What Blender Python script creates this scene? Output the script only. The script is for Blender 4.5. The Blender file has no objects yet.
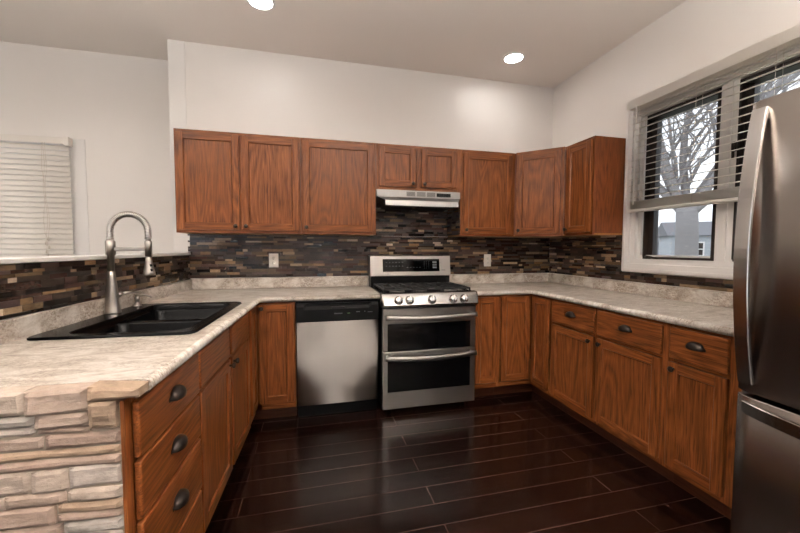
import bpy, bmesh, math, random
from mathutils import Vector, Matrix

C = bpy.context.scene.collection
SC = bpy.context.scene
R = math.radians
PI = math.pi

# ------------------------------------------------------------------ camera
W = 3.476            # right wall
CEIL = 2.945
cam_d = bpy.data.cameras.new('camera')
cam_d.sensor_width = 36.0
cam_d.lens = 357.8 * 36.0 / 800.0
cam_d.clip_start = 0.02
cam = bpy.data.objects.new('camera', cam_d)
C.objects.link(cam)
cam.matrix_world = (Matrix.Translation((1.0197, -3.3208, 1.2804)) @ Matrix.Rotation(-0.2418, 4, 'Z')
                    @ Matrix.Rotation(PI / 2 - 0.052, 4, 'X') @ Matrix.Rotation(0.0031, 4, 'Z'))
SC.camera = cam

# ------------------------------------------------------------------ world, exposure, lamp power
SKY = 0.95
LAMP_FILL = 40.0  # downlights added outside the view as fill
LAMP_NEAR = 24.0      # the two downlights close to the back wall
FILL_UPLIGHT = 700.0  # added floor lamps that brighten the ceiling from out of view
LAMP_COL = (1.0, 0.962, 0.925)
world = bpy.data.worlds.new('overcast_sky')
SC.world = world
world.use_nodes = True
wn = world.node_tree
bgn = wn.nodes['Background']
tc = wn.nodes.new('ShaderNodeTexCoord')
nz = wn.nodes.new('ShaderNodeTexNoise'); nz.inputs['Scale'].default_value = 2.5; nz.inputs['Detail'].default_value = 4
cr = wn.nodes.new('ShaderNodeValToRGB')
cr.color_ramp.elements[0].position = 0.35; cr.color_ramp.elements[0].color = (0.74, 0.77, 0.83, 1)
cr.color_ramp.elements[1].position = 0.65; cr.color_ramp.elements[1].color = (0.92, 0.935, 0.965, 1)
wn.links.new(tc.outputs['Generated'], nz.inputs['Vector'])
wn.links.new(nz.outputs['Fac'], cr.inputs['Fac'])
wn.links.new(cr.outputs['Color'], bgn.inputs['Color'])
bgn.inputs['Strength'].default_value = SKY
vs = SC.view_settings
vs.view_transform = 'Standard'; vs.look = 'None'; vs.exposure = 1.36; vs.gamma = 1.0
vs.use_curve_mapping = False

# ------------------------------------------------------------------ materials
def lin(c):
    return tuple(((v / 255) / 12.92 if v <= 10 else (((v / 255) + 0.055) / 1.055) ** 2.4) for v in c) + (1.0,)

def new_mat(name):
    m = bpy.data.materials.new(name); m.use_nodes = True
    nt = m.node_tree
    return m, nt, nt.nodes['Principled BSDF']

def plain(name, col, rough=0.5, metal=0.0, spec=0.5, bump=0.0, bscale=60, aniso=0.0, coat=0.0):
    m, nt, b = new_mat(name)
    b.inputs['Base Color'].default_value = lin(col)
    b.inputs['Roughness'].default_value = rough
    b.inputs['Metallic'].default_value = metal
    b.inputs['Specular IOR Level'].default_value = spec
    b.inputs['Anisotropic'].default_value = aniso
    b.inputs['Coat Weight'].default_value = coat
    t = nt.nodes.new('ShaderNodeTexCoord')
    n = nt.nodes.new('ShaderNodeTexNoise'); n.inputs['Scale'].default_value = bscale; n.inputs['Detail'].default_value = 3
    nt.links.new(t.outputs['Object'], n.inputs['Vector'])
    if bump:
        bp = nt.nodes.new('ShaderNodeBump'); bp.inputs['Strength'].default_value = bump; bp.inputs['Distance'].default_value = 0.002
        nt.links.new(n.outputs['Fac'], bp.inputs['Height']); nt.links.new(bp.outputs['Normal'], b.inputs['Normal'])
    mr = nt.nodes.new('ShaderNodeMapRange')
    mr.inputs['To Min'].default_value = max(0.0, rough - 0.03); mr.inputs['To Max'].default_value = min(1, rough + 0.03)
    nt.links.new(n.outputs['Fac'], mr.inputs['Value']); nt.links.new(mr.outputs['Result'], b.inputs['Roughness'])
    return m

def ramp(nt, stops, interp='LINEAR'):
    r = nt.nodes.new('ShaderNodeValToRGB'); r.color_ramp.interpolation = interp
    els = r.color_ramp.elements
    while len(els) < len(stops): els.new(0.5)
    for e, (p, c) in zip(els, stops):
        e.position = p; e.color = lin(c)
    return r

def math_node(nt, op, a, b=None):
    n = nt.nodes.new('ShaderNodeMath'); n.operation = op
    if isinstance(a, (int, float)): n.inputs[0].default_value = a
    else: nt.links.new(a, n.inputs[0])
    if b is not None:
        if isinstance(b, (int, float)): n.inputs[1].default_value = b
        else: nt.links.new(b, n.inputs[1])
    return n.outputs[0]

def wood(name, axis, light=(156, 94, 50), mid=(120, 66, 31), dark=(60, 30, 14), rough=0.33):
    """stained oak, grain along axis 'z' or 'x' of the mesh"""
    m, nt, b = new_mat(name)
    t = nt.nodes.new('ShaderNodeTexCoord'); oi = nt.nodes.new('ShaderNodeObjectInfo')
    add = nt.nodes.new('ShaderNodeVectorMath'); add.operation = 'ADD'
    sc = nt.nodes.new('ShaderNodeVectorMath'); sc.operation = 'SCALE'; sc.inputs['Scale'].default_value = 37.0
    cmb = nt.nodes.new('ShaderNodeCombineXYZ')
    for i in range(3): nt.links.new(oi.outputs['Random'], cmb.inputs[i])
    nt.links.new(cmb.outputs[0], sc.inputs[0])
    nt.links.new(t.outputs['Object'], add.inputs[0]); nt.links.new(sc.outputs[0], add.inputs[1])
    def stretched(across, along, detail, dist=0.0):
        mp = nt.nodes.new('ShaderNodeMapping')
        s = (across, across, along) if axis == 'z' else (along, across, across)
        mp.inputs['Scale'].default_value = s
        n = nt.nodes.new('ShaderNodeTexNoise'); n.inputs['Scale'].default_value = 1.0
        n.inputs['Detail'].default_value = detail; n.inputs['Distortion'].default_value = dist
        nt.links.new(add.outputs[0], mp.inputs['Vector']); nt.links.new(mp.outputs[0], n.inputs['Vector'])
        return n.outputs['Fac']
    broad = stretched(5.5, 0.8, 1.0, 0.15)
    rings = math_node(nt, 'PINGPONG', math_node(nt, 'MULTIPLY', broad, 15.0), 0.5)
    rings = math_node(nt, 'MULTIPLY', rings, 2.0)
    fine = stretched(130, 3.5, 3.0)
    pores = stretched(260, 9.0, 1.0)
    v = math_node(nt, 'ADD', math_node(nt, 'MULTIPLY', rings, 0.26), math_node(nt, 'MULTIPLY', fine, 0.80))
    v = math_node(nt, 'SUBTRACT', v, 0.04)
    r = ramp(nt, [(0.12, dark), (0.42, mid), (0.80, light)])
    nt.links.new(v, r.inputs['Fac'])
    mx = nt.nodes.new('ShaderNodeMix'); mx.data_type = 'RGBA'; mx.blend_type = 'MULTIPLY'
    pr = ramp(nt, [(0.36, (150, 132, 122)), (0.46, (255, 255, 255))])
    nt.links.new(pores, pr.inputs['Fac'])
    mx.inputs[0].default_value = 0.6
    nt.links.new(r.outputs['Color'], mx.inputs[6]); nt.links.new(pr.outputs['Color'], mx.inputs[7])
    nt.links.new(mx.outputs[2], b.inputs['Base Color'])
    b.inputs['Roughness'].default_value = rough
    b.inputs['Specular IOR Level'].default_value = 0.28
    bp = nt.nodes.new('ShaderNodeBump'); bp.inputs['Strength'].default_value = 0.12; bp.inputs['Distance'].default_value = 0.001
    nt.links.new(v, bp.inputs['Height']); nt.links.new(bp.outputs['Normal'], b.inputs['Normal'])
    return m

def steel(name, col=(190, 186, 182), rough=0.26, axis='z', wave=0.0, smear=0.0):
    """brushed stainless steel: brush lines along the axis"""
    m, nt, b = new_mat(name)
    t = nt.nodes.new('ShaderNodeTexCoord')
    mp = nt.nodes.new('ShaderNodeMapping')
    mp.inputs['Scale'].default_value = {'z': (600, 600, 4), 'x': (4, 600, 600), 'y': (600, 4, 600)}[axis]
    n = nt.nodes.new('ShaderNodeTexNoise'); n.inputs['Scale'].default_value = 1.0; n.inputs['Detail'].default_value = 2
    nt.links.new(t.outputs['Object'], mp.inputs['Vector']); nt.links.new(mp.outputs[0], n.inputs['Vector'])
    r = ramp(nt, [(0.3, tuple(int(c * (0.985 if smear else 0.94)) for c in col)), (0.7, col)])
    nt.links.new(n.outputs['Fac'], r.inputs['Fac']); nt.links.new(r.outputs['Color'], b.inputs['Base Color'])
    b.inputs['Metallic'].default_value = 1.0
    if smear:      # level brush lines smear reflections up and down
        tg = nt.nodes.new('ShaderNodeTangent'); tg.direction_type = 'RADIAL'; tg.axis = 'Z'
        nt.links.new(tg.outputs[0], b.inputs['Tangent'])
        b.inputs['Anisotropic'].default_value = smear; b.inputs['Anisotropic Rotation'].default_value = 0.25
    mr = nt.nodes.new('ShaderNodeMapRange'); mr.inputs['To Min'].default_value = rough * 0.96; mr.inputs['To Max'].default_value = rough * 1.04
    nt.links.new(n.outputs['Fac'], mr.inputs['Value']); nt.links.new(mr.outputs['Result'], b.inputs['Roughness'])
    bp = nt.nodes.new('ShaderNodeBump'); bp.inputs['Strength'].default_value = 0.0 if smear else 0.05; bp.inputs['Distance'].default_value = 0.0005
    nt.links.new(n.outputs['Fac'], bp.inputs['Height'])
    last = bp
    if wave:
        mp2 = nt.nodes.new('ShaderNodeMapping'); mp2.inputs['Scale'].default_value = (7.0, 7.0, 0.3)
        n2 = nt.nodes.new('ShaderNodeTexNoise'); n2.inputs['Scale'].default_value = 1.0; n2.inputs['Detail'].default_value = 1
        nt.links.new(t.outputs['Object'], mp2.inputs['Vector']); nt.links.new(mp2.outputs[0], n2.inputs['Vector'])
        b2 = nt.nodes.new('ShaderNodeBump'); b2.inputs['Strength'].default_value = 1.0; b2.inputs['Distance'].default_value = wave
        nt.links.new(n2.outputs['Fac'], b2.inputs['Height']); nt.links.new(bp.outputs['Normal'], b2.inputs['Normal'])
        last = b2
    nt.links.new(last.outputs['Normal'], b.inputs['Normal'])
    return m

def emit(name, col, strength):
    m = bpy.data.materials.new(name); m.use_nodes = True
    nt = m.node_tree; nt.nodes.clear()
    o = nt.nodes.new('ShaderNodeOutputMaterial'); e = nt.nodes.new('ShaderNodeEmission')
    e.inputs['Color'].default_value = (*col, 1); e.inputs['Strength'].default_value = strength
    nt.links.new(e.outputs[0], o.inputs[0])
    return m

def pane_glass(name):
    m = bpy.data.materials.new(name); m.use_nodes = True
    nt = m.node_tree; nt.nodes.clear()
    o = nt.nodes.new('ShaderNodeOutputMaterial'); mx = nt.nodes.new('ShaderNodeMixShader')
    tr = nt.nodes.new('ShaderNodeBsdfTransparent'); gl = nt.nodes.new('ShaderNodeBsdfGlossy')
    tr.inputs['Color'].default_value = (0.93, 0.95, 0.96, 1)
    gl.inputs['Roughness'].default_value = 0.02
    f = nt.nodes.new('ShaderNodeFresnel'); f.inputs['IOR'].default_value = 1.45
    nt.links.new(f.outputs[0], mx.inputs[0]); nt.links.new(tr.outputs[0], mx.inputs[1]); nt.links.new(gl.outputs[0], mx.inputs[2])
    nt.links.new(mx.outputs[0], o.inputs[0])
    return m

def laminate():
    m, nt, b = new_mat('stone_pattern_laminate')
    t = nt.nodes.new('ShaderNodeTexCoord')
    def nse(scale, detail, dist=0.0, stretch=(1, 1, 1), rough=0.55):
        mp = nt.nodes.new('ShaderNodeMapping'); mp.inputs['Scale'].default_value = stretch
        mp.inputs['Rotation'].default_value = (0, 0, R(18))
        n = nt.nodes.new('ShaderNodeTexNoise'); n.inputs['Scale'].default_value = scale; n.inputs['Detail'].default_value = detail
        n.inputs['Distortion'].default_value = dist; n.inputs['Roughness'].default_value = rough
        nt.links.new(t.outputs['Object'], mp.inputs['Vector']); nt.links.new(mp.outputs[0], n.inputs['Vector'])
        return n.outputs['Fac']
    a = nse(9, 7, 1.2, (1, 2.4, 1.6))
    r1 = ramp(nt, [(0.28, (154, 141, 129)), (0.44, (195, 185, 174)), (0.60, (217, 211, 203))])
    nt.links.new(a, r1.inputs['Fac'])
    s = nse(95, 5, 0.4, (1, 1.6, 1.2), 0.7)
    r2 = ramp(nt, [(0.36, (118, 96, 82)), (0.46, (214, 204, 194)), (0.6, (255, 255, 255))])
    nt.links.new(s, r2.inputs['Fac'])
    mk = nse(5, 4, 0.6)
    mkr = nt.nodes.new('ShaderNodeMapRange'); mkr.inputs['From Min'].default_value = 0.38; mkr.inputs['From Max'].default_value = 0.64
    mkr.inputs['To Min'].default_value = 0.15; mkr.inputs['To Max'].default_value = 0.85
    nt.links.new(mk, mkr.inputs['Value'])
    mx = nt.nodes.new('ShaderNodeMix'); mx.data_type = 'RGBA'; mx.blend_type = 'MULTIPLY'
    nt.links.new(mkr.outputs['Result'], mx.inputs[0]); nt.links.new(r1.outputs['Color'], mx.inputs[6]); nt.links.new(r2.outputs['Color'], mx.inputs[7])
    nt.links.new(mx.outputs[2], b.inputs['Base Color'])
    b.inputs['Roughness'].default_value = 0.32
    return m

def floor_mat():
    m, nt, b = new_mat('dark_floor_planks')
    t = nt.nodes.new('ShaderNodeTexCoord')
    mp = nt.nodes.new('ShaderNodeMapping')
    # joints at x = .665 / 2.545 and, on the other rows, 1.61; seams at y = -.602 - k * .1355
    mp.inputs['Location'].default_value = (-0.665 + 1.88 * 4, 0.602 + 0.1355 * 60, 0)
    nt.links.new(t.outputs['Object'], mp.inputs['Vector'])
    br = nt.nodes.new('ShaderNodeTexBrick')
    br.offset = 0.5; br.offset_frequency = 2; br.squash = 1.0
    br.inputs['Scale'].default_value = 1.0
    br.inputs['Brick Width'].default_value = 1.88; br.inputs['Row Height'].default_value = 0.1355
    br.inputs['Mortar Size'].default_value = 0.0014; br.inputs['Mortar Smooth'].default_value = 0.1; br.inputs['Bias'].default_value = 0.0
    br.inputs['Color1'].default_value = lin((33, 17, 13)); br.inputs['Color2'].default_value = lin((25, 13, 10))
    br.inputs['Mortar'].default_value = lin((92, 74, 66))  # seams coloured lighter than the planks, standing in for bevel highlights
    nt.links.new(mp.outputs[0], br.inputs['Vector'])
    mp2 = nt.nodes.new('ShaderNodeMapping'); mp2.inputs['Scale'].default_value = (1.5, 38, 1)
    n = nt.nodes.new('ShaderNodeTexNoise'); n.inputs['Scale'].default_value = 1.5; n.inputs['Detail'].default_value = 5
    nt.links.new(t.outputs['Object'], mp2.inputs['Vector']); nt.links.new(mp2.outputs[0], n.inputs['Vector'])
    r = ramp(nt, [(0.3, (190, 180, 175)), (0.7, (255, 255, 255))])
    nt.links.new(n.outputs['Fac'], r.inputs['Fac'])
    mx = nt.nodes.new('ShaderNodeMix'); mx.data_type = 'RGBA'; mx.blend_type = 'MULTIPLY'; mx.inputs[0].default_value = 0.8
    nt.links.new(br.outputs['Color'], mx.inputs[6]); nt.links.new(r.outputs['Color'], mx.inputs[7])
    nt.links.new(mx.outputs[2], b.inputs['Base Color'])
    b.inputs['Roughness'].default_value = 0.16
    b.inputs['Specular IOR Level'].default_value = 0.5
    mr = nt.nodes.new('ShaderNodeMapRange'); mr.inputs['To Min'].default_value = 0.14; mr.inputs['To Max'].default_value = 0.24
    nt.links.new(n.outputs['Fac'], mr.inputs['Value']); nt.links.new(mr.outputs['Result'], b.inputs['Roughness'])
    bp = nt.nodes.new('ShaderNodeBump'); bp.inputs['Strength'].default_value = 0.1; bp.inputs['Distance'].default_value = 0.0006
    nt.links.new(n.outputs['Fac'], bp.inputs['Height']); nt.links.new(bp.outputs['Normal'], b.inputs['Normal'])
    return m

def toned(name, stops, rough_lo, rough_hi, mottling=0.5, scale=30, stretch=(1, 1, 1), bump=0.0):
    """colour picked per tile or stone by the 'tone' colour attribute (R = colour, G = gloss)"""
    m, nt, b = new_mat(name)
    at = nt.nodes.new('ShaderNodeAttribute'); at.attribute_name = 'tone'
    sp = nt.nodes.new('ShaderNodeSeparateColor'); nt.links.new(at.outputs['Color'], sp.inputs[0])
    r = ramp(nt, stops, 'CONSTANT'); nt.links.new(sp.outputs[0], r.inputs['Fac'])
    t = nt.nodes.new('ShaderNodeTexCoord'); mp = nt.nodes.new('ShaderNodeMapping'); mp.inputs['Scale'].default_value = stretch
    n = nt.nodes.new('ShaderNodeTexNoise'); n.inputs['Scale'].default_value = scale; n.inputs['Detail'].default_value = 6
    n.inputs['Roughness'].default_value = 0.65
    nt.links.new(t.outputs['Object'], mp.inputs['Vector']); nt.links.new(mp.outputs[0], n.inputs['Vector'])
    r2 = ramp(nt, [(0.28, (120, 110, 104)), (0.5, (215, 212, 210)), (0.72, (255, 255, 255))])
    nt.links.new(n.outputs['Fac'], r2.inputs['Fac'])
    mx = nt.nodes.new('ShaderNodeMix'); mx.data_type = 'RGBA'; mx.blend_type = 'MULTIPLY'; mx.inputs[0].default_value = mottling
    nt.links.new(r.outputs['Color'], mx.inputs[6]); nt.links.new(r2.outputs['Color'], mx.inputs[7])
    nt.links.new(mx.outputs[2], b.inputs['Base Color'])
    mr = nt.nodes.new('ShaderNodeMapRange'); mr.inputs['To Min'].default_value = rough_lo; mr.inputs['To Max'].default_value = rough_hi
    nt.links.new(sp.outputs[1], mr.inputs['Value']); nt.links.new(mr.outputs['Result'], b.inputs['Roughness'])
    if bump:
        bp = nt.nodes.new('ShaderNodeBump'); bp.inputs['Strength'].default_value = 0.9; bp.inputs['Distance'].default_value = bump
        nt.links.new(n.outputs['Fac'], bp.inputs['Height']); nt.links.new(bp.outputs['Normal'], b.inputs['Normal'])
    return m

M = {}
M['wall'] = plain('white_wall_paint', (232, 227, 222), 0.42, bump=0.04, bscale=180)
M['ceiling'] = plain('flat_ceiling_paint', (238, 230, 222), 0.9, bump=0.05, bscale=150)
M['white'] = plain('white_gloss_trim', (232, 229, 225), 0.35)
M['vinyl'] = plain('white_window_vinyl', (230, 227, 224), 0.4)
M['slat'] = plain('white_blind_slat', (230, 226, 220), 0.45)
nt_ = M['slat'].node_tree      # thin slats let some daylight through
tl_ = nt_.nodes.new('ShaderNodeBsdfTranslucent'); tl_.inputs['Color'].default_value = lin((232, 228, 222))
mx_ = nt_.nodes.new('ShaderNodeMixShader'); mx_.inputs[0].default_value = 0.5
nt_.links.new(nt_.nodes['Principled BSDF'].outputs[0], mx_.inputs[1]); nt_.links.new(tl_.outputs[0], mx_.inputs[2])
nt_.links.new(mx_.outputs[0], nt_.nodes['Material Output'].inputs[0])
M['slat_thick'] = plain('thick_white_slat', (228, 222, 214), 0.45)
M['cord'] = plain('blind_cord', (214, 204, 192), 0.8)
M['oak_v'] = wood('stained_oak_upright', 'z')
M['oak_h'] = wood('stained_oak_level', 'x')
M['oak_b'] = wood('stained_oak_plain', 'z', (132, 73, 36), (110, 58, 27), (84, 42, 20))
M['under'] = wood('cabinet_underside_ply', 'x', (190, 140, 80), (176, 124, 68), (150, 98, 52))
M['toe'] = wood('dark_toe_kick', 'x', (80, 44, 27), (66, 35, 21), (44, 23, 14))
M['laminate'] = laminate()
M['floor'] = floor_mat()
M['bronze'] = plain('dark_bronze_hardware', (62, 55, 50), 0.36, metal=0.8)
M['steel_v'] = steel('brushed_steel_upright', (178, 173, 168), 0.54, 'x', 0.005, 1.0)
M['steel_h'] = steel('brushed_steel_level', (166, 162, 158), 0.36, 'x', 0.0, 0.62)
M['steel_fridge'] = steel('fridge_steel', (160, 152, 146), 0.25, 'x', 0.005, 0.55)
M['chrome'] = plain('polished_steel', (200, 197, 194), 0.2, metal=1.0)
M['panel_steel'] = plain('satin_panel_steel', (150, 147, 144), 0.24, metal=1.0)
M['nickel'] = plain('brushed_nickel', (168, 162, 156), 0.36, metal=1.0)
M['black'] = plain('black_plastic', (10, 10, 10), 0.33, spec=0.22)
M['black_gloss'] = plain('black_glass', (7, 7, 8), 0.06, spec=0.5)
M['enamel'] = plain('black_enamel', (13, 12, 12), 0.18)
M['iron'] = plain('cast_iron', (20, 19, 19), 0.55, bump=0.2, bscale=200)
M['sink'] = plain('black_composite_sink', (7, 7, 8), 0.16, spec=0.1, bump=0.03, bscale=400)
M['hood'] = plain('hood_silver', (158, 156, 154), 0.34, metal=0.9)
M['hood_dark'] = plain('hood_dark_filter', (34, 32, 30), 0.45, metal=0.4)
M['plate'] = plain('white_outlet_plate', (228, 222, 214), 0.35)
M['slot'] = plain('outlet_slot', (60, 56, 52), 0.6)
M['display'] = plain('display_print', (92, 95, 98), 0.5)
M['green_led'] = plain('green_print', (84, 120, 74), 0.5)
M['darkframe'] = plain('dark_bronze_sash', (42, 32, 28), 0.4)
M['glass'] = pane_glass('window_glass')
M['bark'] = plain('grey_bark', (138, 134, 134), 0.9, bump=0.3, bscale=12)
M['siding'] = plain('pale_siding', (176, 180, 186), 0.7)
M['roof'] = plain('grey_shingle_roof', (118, 118, 122), 0.9)
M['grass'] = plain('winter_lawn', (120, 122, 108), 0.95)
M['lamp_glow'] = emit('lamp_glow', LAMP_COL, LAMP_FILL)
M['lamp_glow_near'] = emit('lamp_glow_near', LAMP_COL, LAMP_NEAR)
M['uplight_glow'] = emit('uplight_glow', LAMP_COL, FILL_UPLIGHT)
M['soft_uplight_glow'] = emit('soft_uplight_glow', LAMP_COL, FILL_UPLIGHT * 0.62)
M['grout'] = plain('dark_grout', (58, 50, 44), 0.85)
TILE = [(0.0, (30, 22, 18)), (0.17, (50, 34, 27)), (0.33, (64, 43, 36)), (0.48, (78, 53, 46)), (0.58, (60, 47, 38)), (0.67, (88, 72, 54)),
        (0.76, (112, 92, 68)), (0.84, (142, 112, 80)), (0.90, (164, 140, 114)), (0.945, (198, 178, 158)), (0.97, (82, 66, 64))]
M['tile'] = toned('glass_and_slate_mosaic', TILE, 0.12, 0.5, 0.55, 45, (1, 1, 3))
STONE = [(0.0, (192, 176, 162)), (0.16, (178, 158, 144)), (0.32, (200, 188, 178)), (0.50, (170, 148, 134)), (0.64, (186, 166, 152)),
         (0.74, (174, 166, 158)), (0.86, (170, 146, 124)), (0.95, (124, 116, 110))]
M['stone'] = toned('ledge_stone', STONE, 0.75, 0.9, 0.55, 16, (1, 1, 2.2), 0.006)
M['mortar'] = plain('stone_mortar', (150, 138, 124), 0.95)

# ------------------------------------------------------------------ mesh helpers
def setp(o, label=None, cat=None, group=None, kind=None):
    if label: o['label'] = label
    if cat: o['category'] = cat
    if group: o['group'] = group
    if kind: o['kind'] = kind
    return o

def thing(name, label, cat, loc=(0, 0, 0), rz=0.0, group=None):
    o = bpy.data.objects.new(name, None); o.empty_display_size = 0.1
    C.objects.link(o); o.location = loc; o.rotation_euler = (0, 0, rz)
    return setp(o, label, cat, group)

class MB:
    """collects shapes into one mesh"""
    def __init__(s, *mats):
        s.bm = bmesh.new(); s.mats = [M[m] for m in mats]; s.smooth = set()
    def mark(s, faces, mi, smooth):
        for f in faces:
            f.material_index = mi; f.smooth = smooth
    def box(s, x0, x1, y0, y1, z0, z1, mi=0, bev=0.0, seg=2, mat=None):
        r = bmesh.ops.create_cube(s.bm, size=1.0)
        vs_ = r['verts']
        for v in vs_:
            v.co = Vector(((x0 + x1) / 2 + v.co.x * (x1 - x0), (y0 + y1) / 2 + v.co.y * (y1 - y0), (z0 + z1) / 2 + v.co.z * (z1 - z0)))
        if mat: bmesh.ops.transform(s.bm, matrix=mat, verts=vs_)
        fs = list({f for v in vs_ for f in v.link_faces})
        s.mark(fs, mi, False)
        if bev:
            es = list({e for f in fs for e in f.edges})
            rr = bmesh.ops.bevel(s.bm, geom=es, offset=bev, segments=seg, profile=0.5, affect='EDGES')
            s.mark(rr['faces'], mi, True)
        return vs_
    def grid(s, rows, mi=0, smooth=True, closed_u=False, closed_v=False, cap0=False, cap1=False):
        vr = [[s.bm.verts.new(p) for p in row] for row in rows]
        n, k = len(vr), len(vr[0])
        fs = []
        for i in range(n if closed_v else n - 1):
            a, b_ = vr[i], vr[(i + 1) % n]
            for j in range(k if closed_u else k - 1):
                q = [a[j], a[(j + 1) % k], b_[(j + 1) % k], b_[j]]
                try: fs.append(s.bm.faces.new(q))
                except ValueError: pass
        s.mark(fs, mi, smooth)
        for flag, row in ((cap0, vr[0]), (cap1, vr[-1])):
            if flag:
                f = s.bm.faces.new(row); s.mark([f], mi, False)
        return vr
    def lathe(s, prof, n=24, c=(0, 0, 0), axis='z', mi=0, smooth=True, cap=True):
        rows = []
        for r_, h in prof:
            row = []
            for i in range(n):
                a = 2 * PI * i / n
                p = (r_ * math.cos(a), r_ * math.sin(a), h)
                if axis == 'y': p = (p[0], -p[2], p[1])
                elif axis == 'x': p = (p[2], p[0], p[1])
                row.append(Vector(p) + Vector(c))
            rows.append(row)
        return s.grid(rows, mi, smooth, closed_u=True, cap0=cap, cap1=cap)
    def tube(s, pts, r, n=12, mi=0, cap=True, flat=None):
        pts = [Vector(p) for p in pts]
        rr = r if isinstance(r, (list, tuple)) else [r] * len(pts)
        rows = []
        up = None
        for i, p in enumerate(pts):
            d = (pts[min(i + 1, len(pts) - 1)] - pts[max(i - 1, 0)]).normalized()
            if up is None:
                up = Vector((0, 0, 1)) if abs(d.z) < 0.9 else Vector((0, 1, 0))
            sx = d.cross(up).normalized(); up = sx.cross(d).normalized()
            a, b_ = (1, 1) if flat is None else flat
            rows.append([p + (sx * math.cos(2 * PI * k / n) * a + up * math.sin(2 * PI * k / n) * b_) * rr[i] for k in range(n)])
        return s.grid(rows, mi, True, closed_u=True, cap0=cap, cap1=cap)
    def prism(s, poly, z0, z1, mi=0):
        a = [s.bm.verts.new((x, y, z0)) for x, y in poly]; b_ = [s.bm.verts.new((x, y, z1)) for x, y in poly]
        n = len(poly); fs = [s.bm.faces.new(a), s.bm.faces.new(b_)]
        for i in range(n): fs.append(s.bm.faces.new([a[i], a[(i + 1) % n], b_[(i + 1) % n], b_[i]]))
        s.mark(fs, mi, False)
    def fill(s, loops, z, mi=0):
        es = []
        for lp in loops:
            vv = [s.bm.verts.new((x, y, z)) for x, y in lp]
            for i in range(len(vv)): es.append(s.bm.edges.new((vv[i], vv[(i + 1) % len(vv)])))
        r = bmesh.ops.triangle_fill(s.bm, use_beauty=True, use_dissolve=False, edges=es, normal=(0, 0, 1))
        s.mark([g for g in r['geom'] if isinstance(g, bmesh.types.BMFace)], mi, False)
    def build(s, name, parent=None, loc=(0, 0, 0), rz=0.0, label=None, merge=1e-5):
        bmesh.ops.remove_doubles(s.bm, verts=s.bm.verts, dist=merge)
        bmesh.ops.recalc_face_normals(s.bm, faces=s.bm.faces)
        me = bpy.data.meshes.new(name); s.bm.to_mesh(me); s.bm.free()
        for m in s.mats: me.materials.append(m)
        o = bpy.data.objects.new(name, me); C.objects.link(o)
        o.location = loc; o.rotation_euler = (0, 0, rz)
        if parent: o.parent = parent
        if label: o['label'] = label
        return o

def rrect(x0, x1, y0, y1, r, n=5):
    out = []
    for cx, cy, a0 in ((x1 - r, y1 - r, 0), (x0 + r, y1 - r, 90), (x0 + r, y0 + r, 180), (x1 - r, y0 + r, 270)):
        for i in range(n + 1):
            a = R(a0 + 90 * i / n)
            out.append((cx + r * math.cos(a), cy + r * math.sin(a)))
    return out

def struct(o):
    o['kind'] = 'structure'; return o

# ------------------------------------------------------------------ left run frame (the sink run is not quite square to the back wall)
OX = 0.037
TC = R(-2.58)     # cabinets and worktop front
TW = R(-3.9)      # half wall
def T(lx, ly, th=TC):
    return (OX + lx * math.cos(th) - ly * math.sin(th), lx * math.sin(th) + ly * math.cos(th))
CT = 0.926        # worktop top
CB = 0.888        # worktop underside
TILE_TOP = 1.216

# ------------------------------------------------------------------ the setting
def wall(name, boxes, mat='wall'):
    b = MB(mat)
    for q in boxes: b.box(*q)
    return struct(b.build(name, merge=1e-7))

b = MB('floor'); b.box(-3.4, W + 0.14, -6.6, 0.5, -0.05, 0.0); struct(b.build('floor'))
b = MB('ceiling'); b.box(-3.4, W + 0.14, -6.6, 0.5, CEIL, CEIL + 0.05); struct(b.build('ceiling'))
wall('wall_back', [(-0.088, W, 0.0, 0.36, 0, CEIL)])
WY0, WY1, WZ0, WZ1 = -0.985, -2.325, 1.150, 2.335      # window opening in the right wall
wall('wall_right', [(W, W + 0.14, WY0, 0.36, 0, CEIL), (W, W + 0.14, -6.5, WY1, 0, CEIL),
                    (W, W + 0.14, WY1, WY0, 0, WZ0), (W, W + 0.14, WY1, WY0, WZ1, CEIL)])
FY = 0.365
wall('wall_far', [(-3.3, -1.95, FY, FY + 0.13, 0, CEIL), (-0.99, -0.02, FY, FY + 0.13, 0, CEIL),
                  (-1.95, -0.99, FY, FY + 0.13, 0, 1.0), (-1.95, -0.99, FY, FY + 0.13, 2.15, CEIL)])
wall('wall_far_left', [(-3.4, -3.3, -6.5, 0.5, 0, CEIL)])
wall('wall_rear', [(-3.3, -2.7, -6.6, -6.5, 0, CEIL), (-0.5, 1.08, -6.6, -6.5, 0, CEIL), (-2.7, -0.5, -6.6, -6.5, 0, 0.1), (-2.7, -0.5, -6.6, -6.5, 2.2, CEIL), (1.62, W, -6.6, -6.5, 0, CEIL),
                   (1.08, 1.62, -6.6, -6.5, 0, 0.15), (1.08, 1.62, -6.6, -6.5, 2.1, CEIL)])
# half wall beside the sink run, white ledge on top
b = MB('wall'); b.box(-0.125, -0.010, -2.214, -0.003, 0, TILE_TOP)
o = struct(b.build('wall_left', loc=(OX, 0, 0), rz=TW))
b = MB('white'); b.box(-0.135, 0.004, -2.214, -0.003, TILE_TOP + 0.001, TILE_TOP + 0.020, bev=0.003)
struct(b.build('trim_1', loc=(OX, 0, 0), rz=TW))
b = MB('white'); b.box(-0.088, 0.036, -0.006, -0.0005, TILE_TOP + 0.024, CEIL - 0.001, bev=0.002)
struct(b.build('trim_2'))

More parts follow.
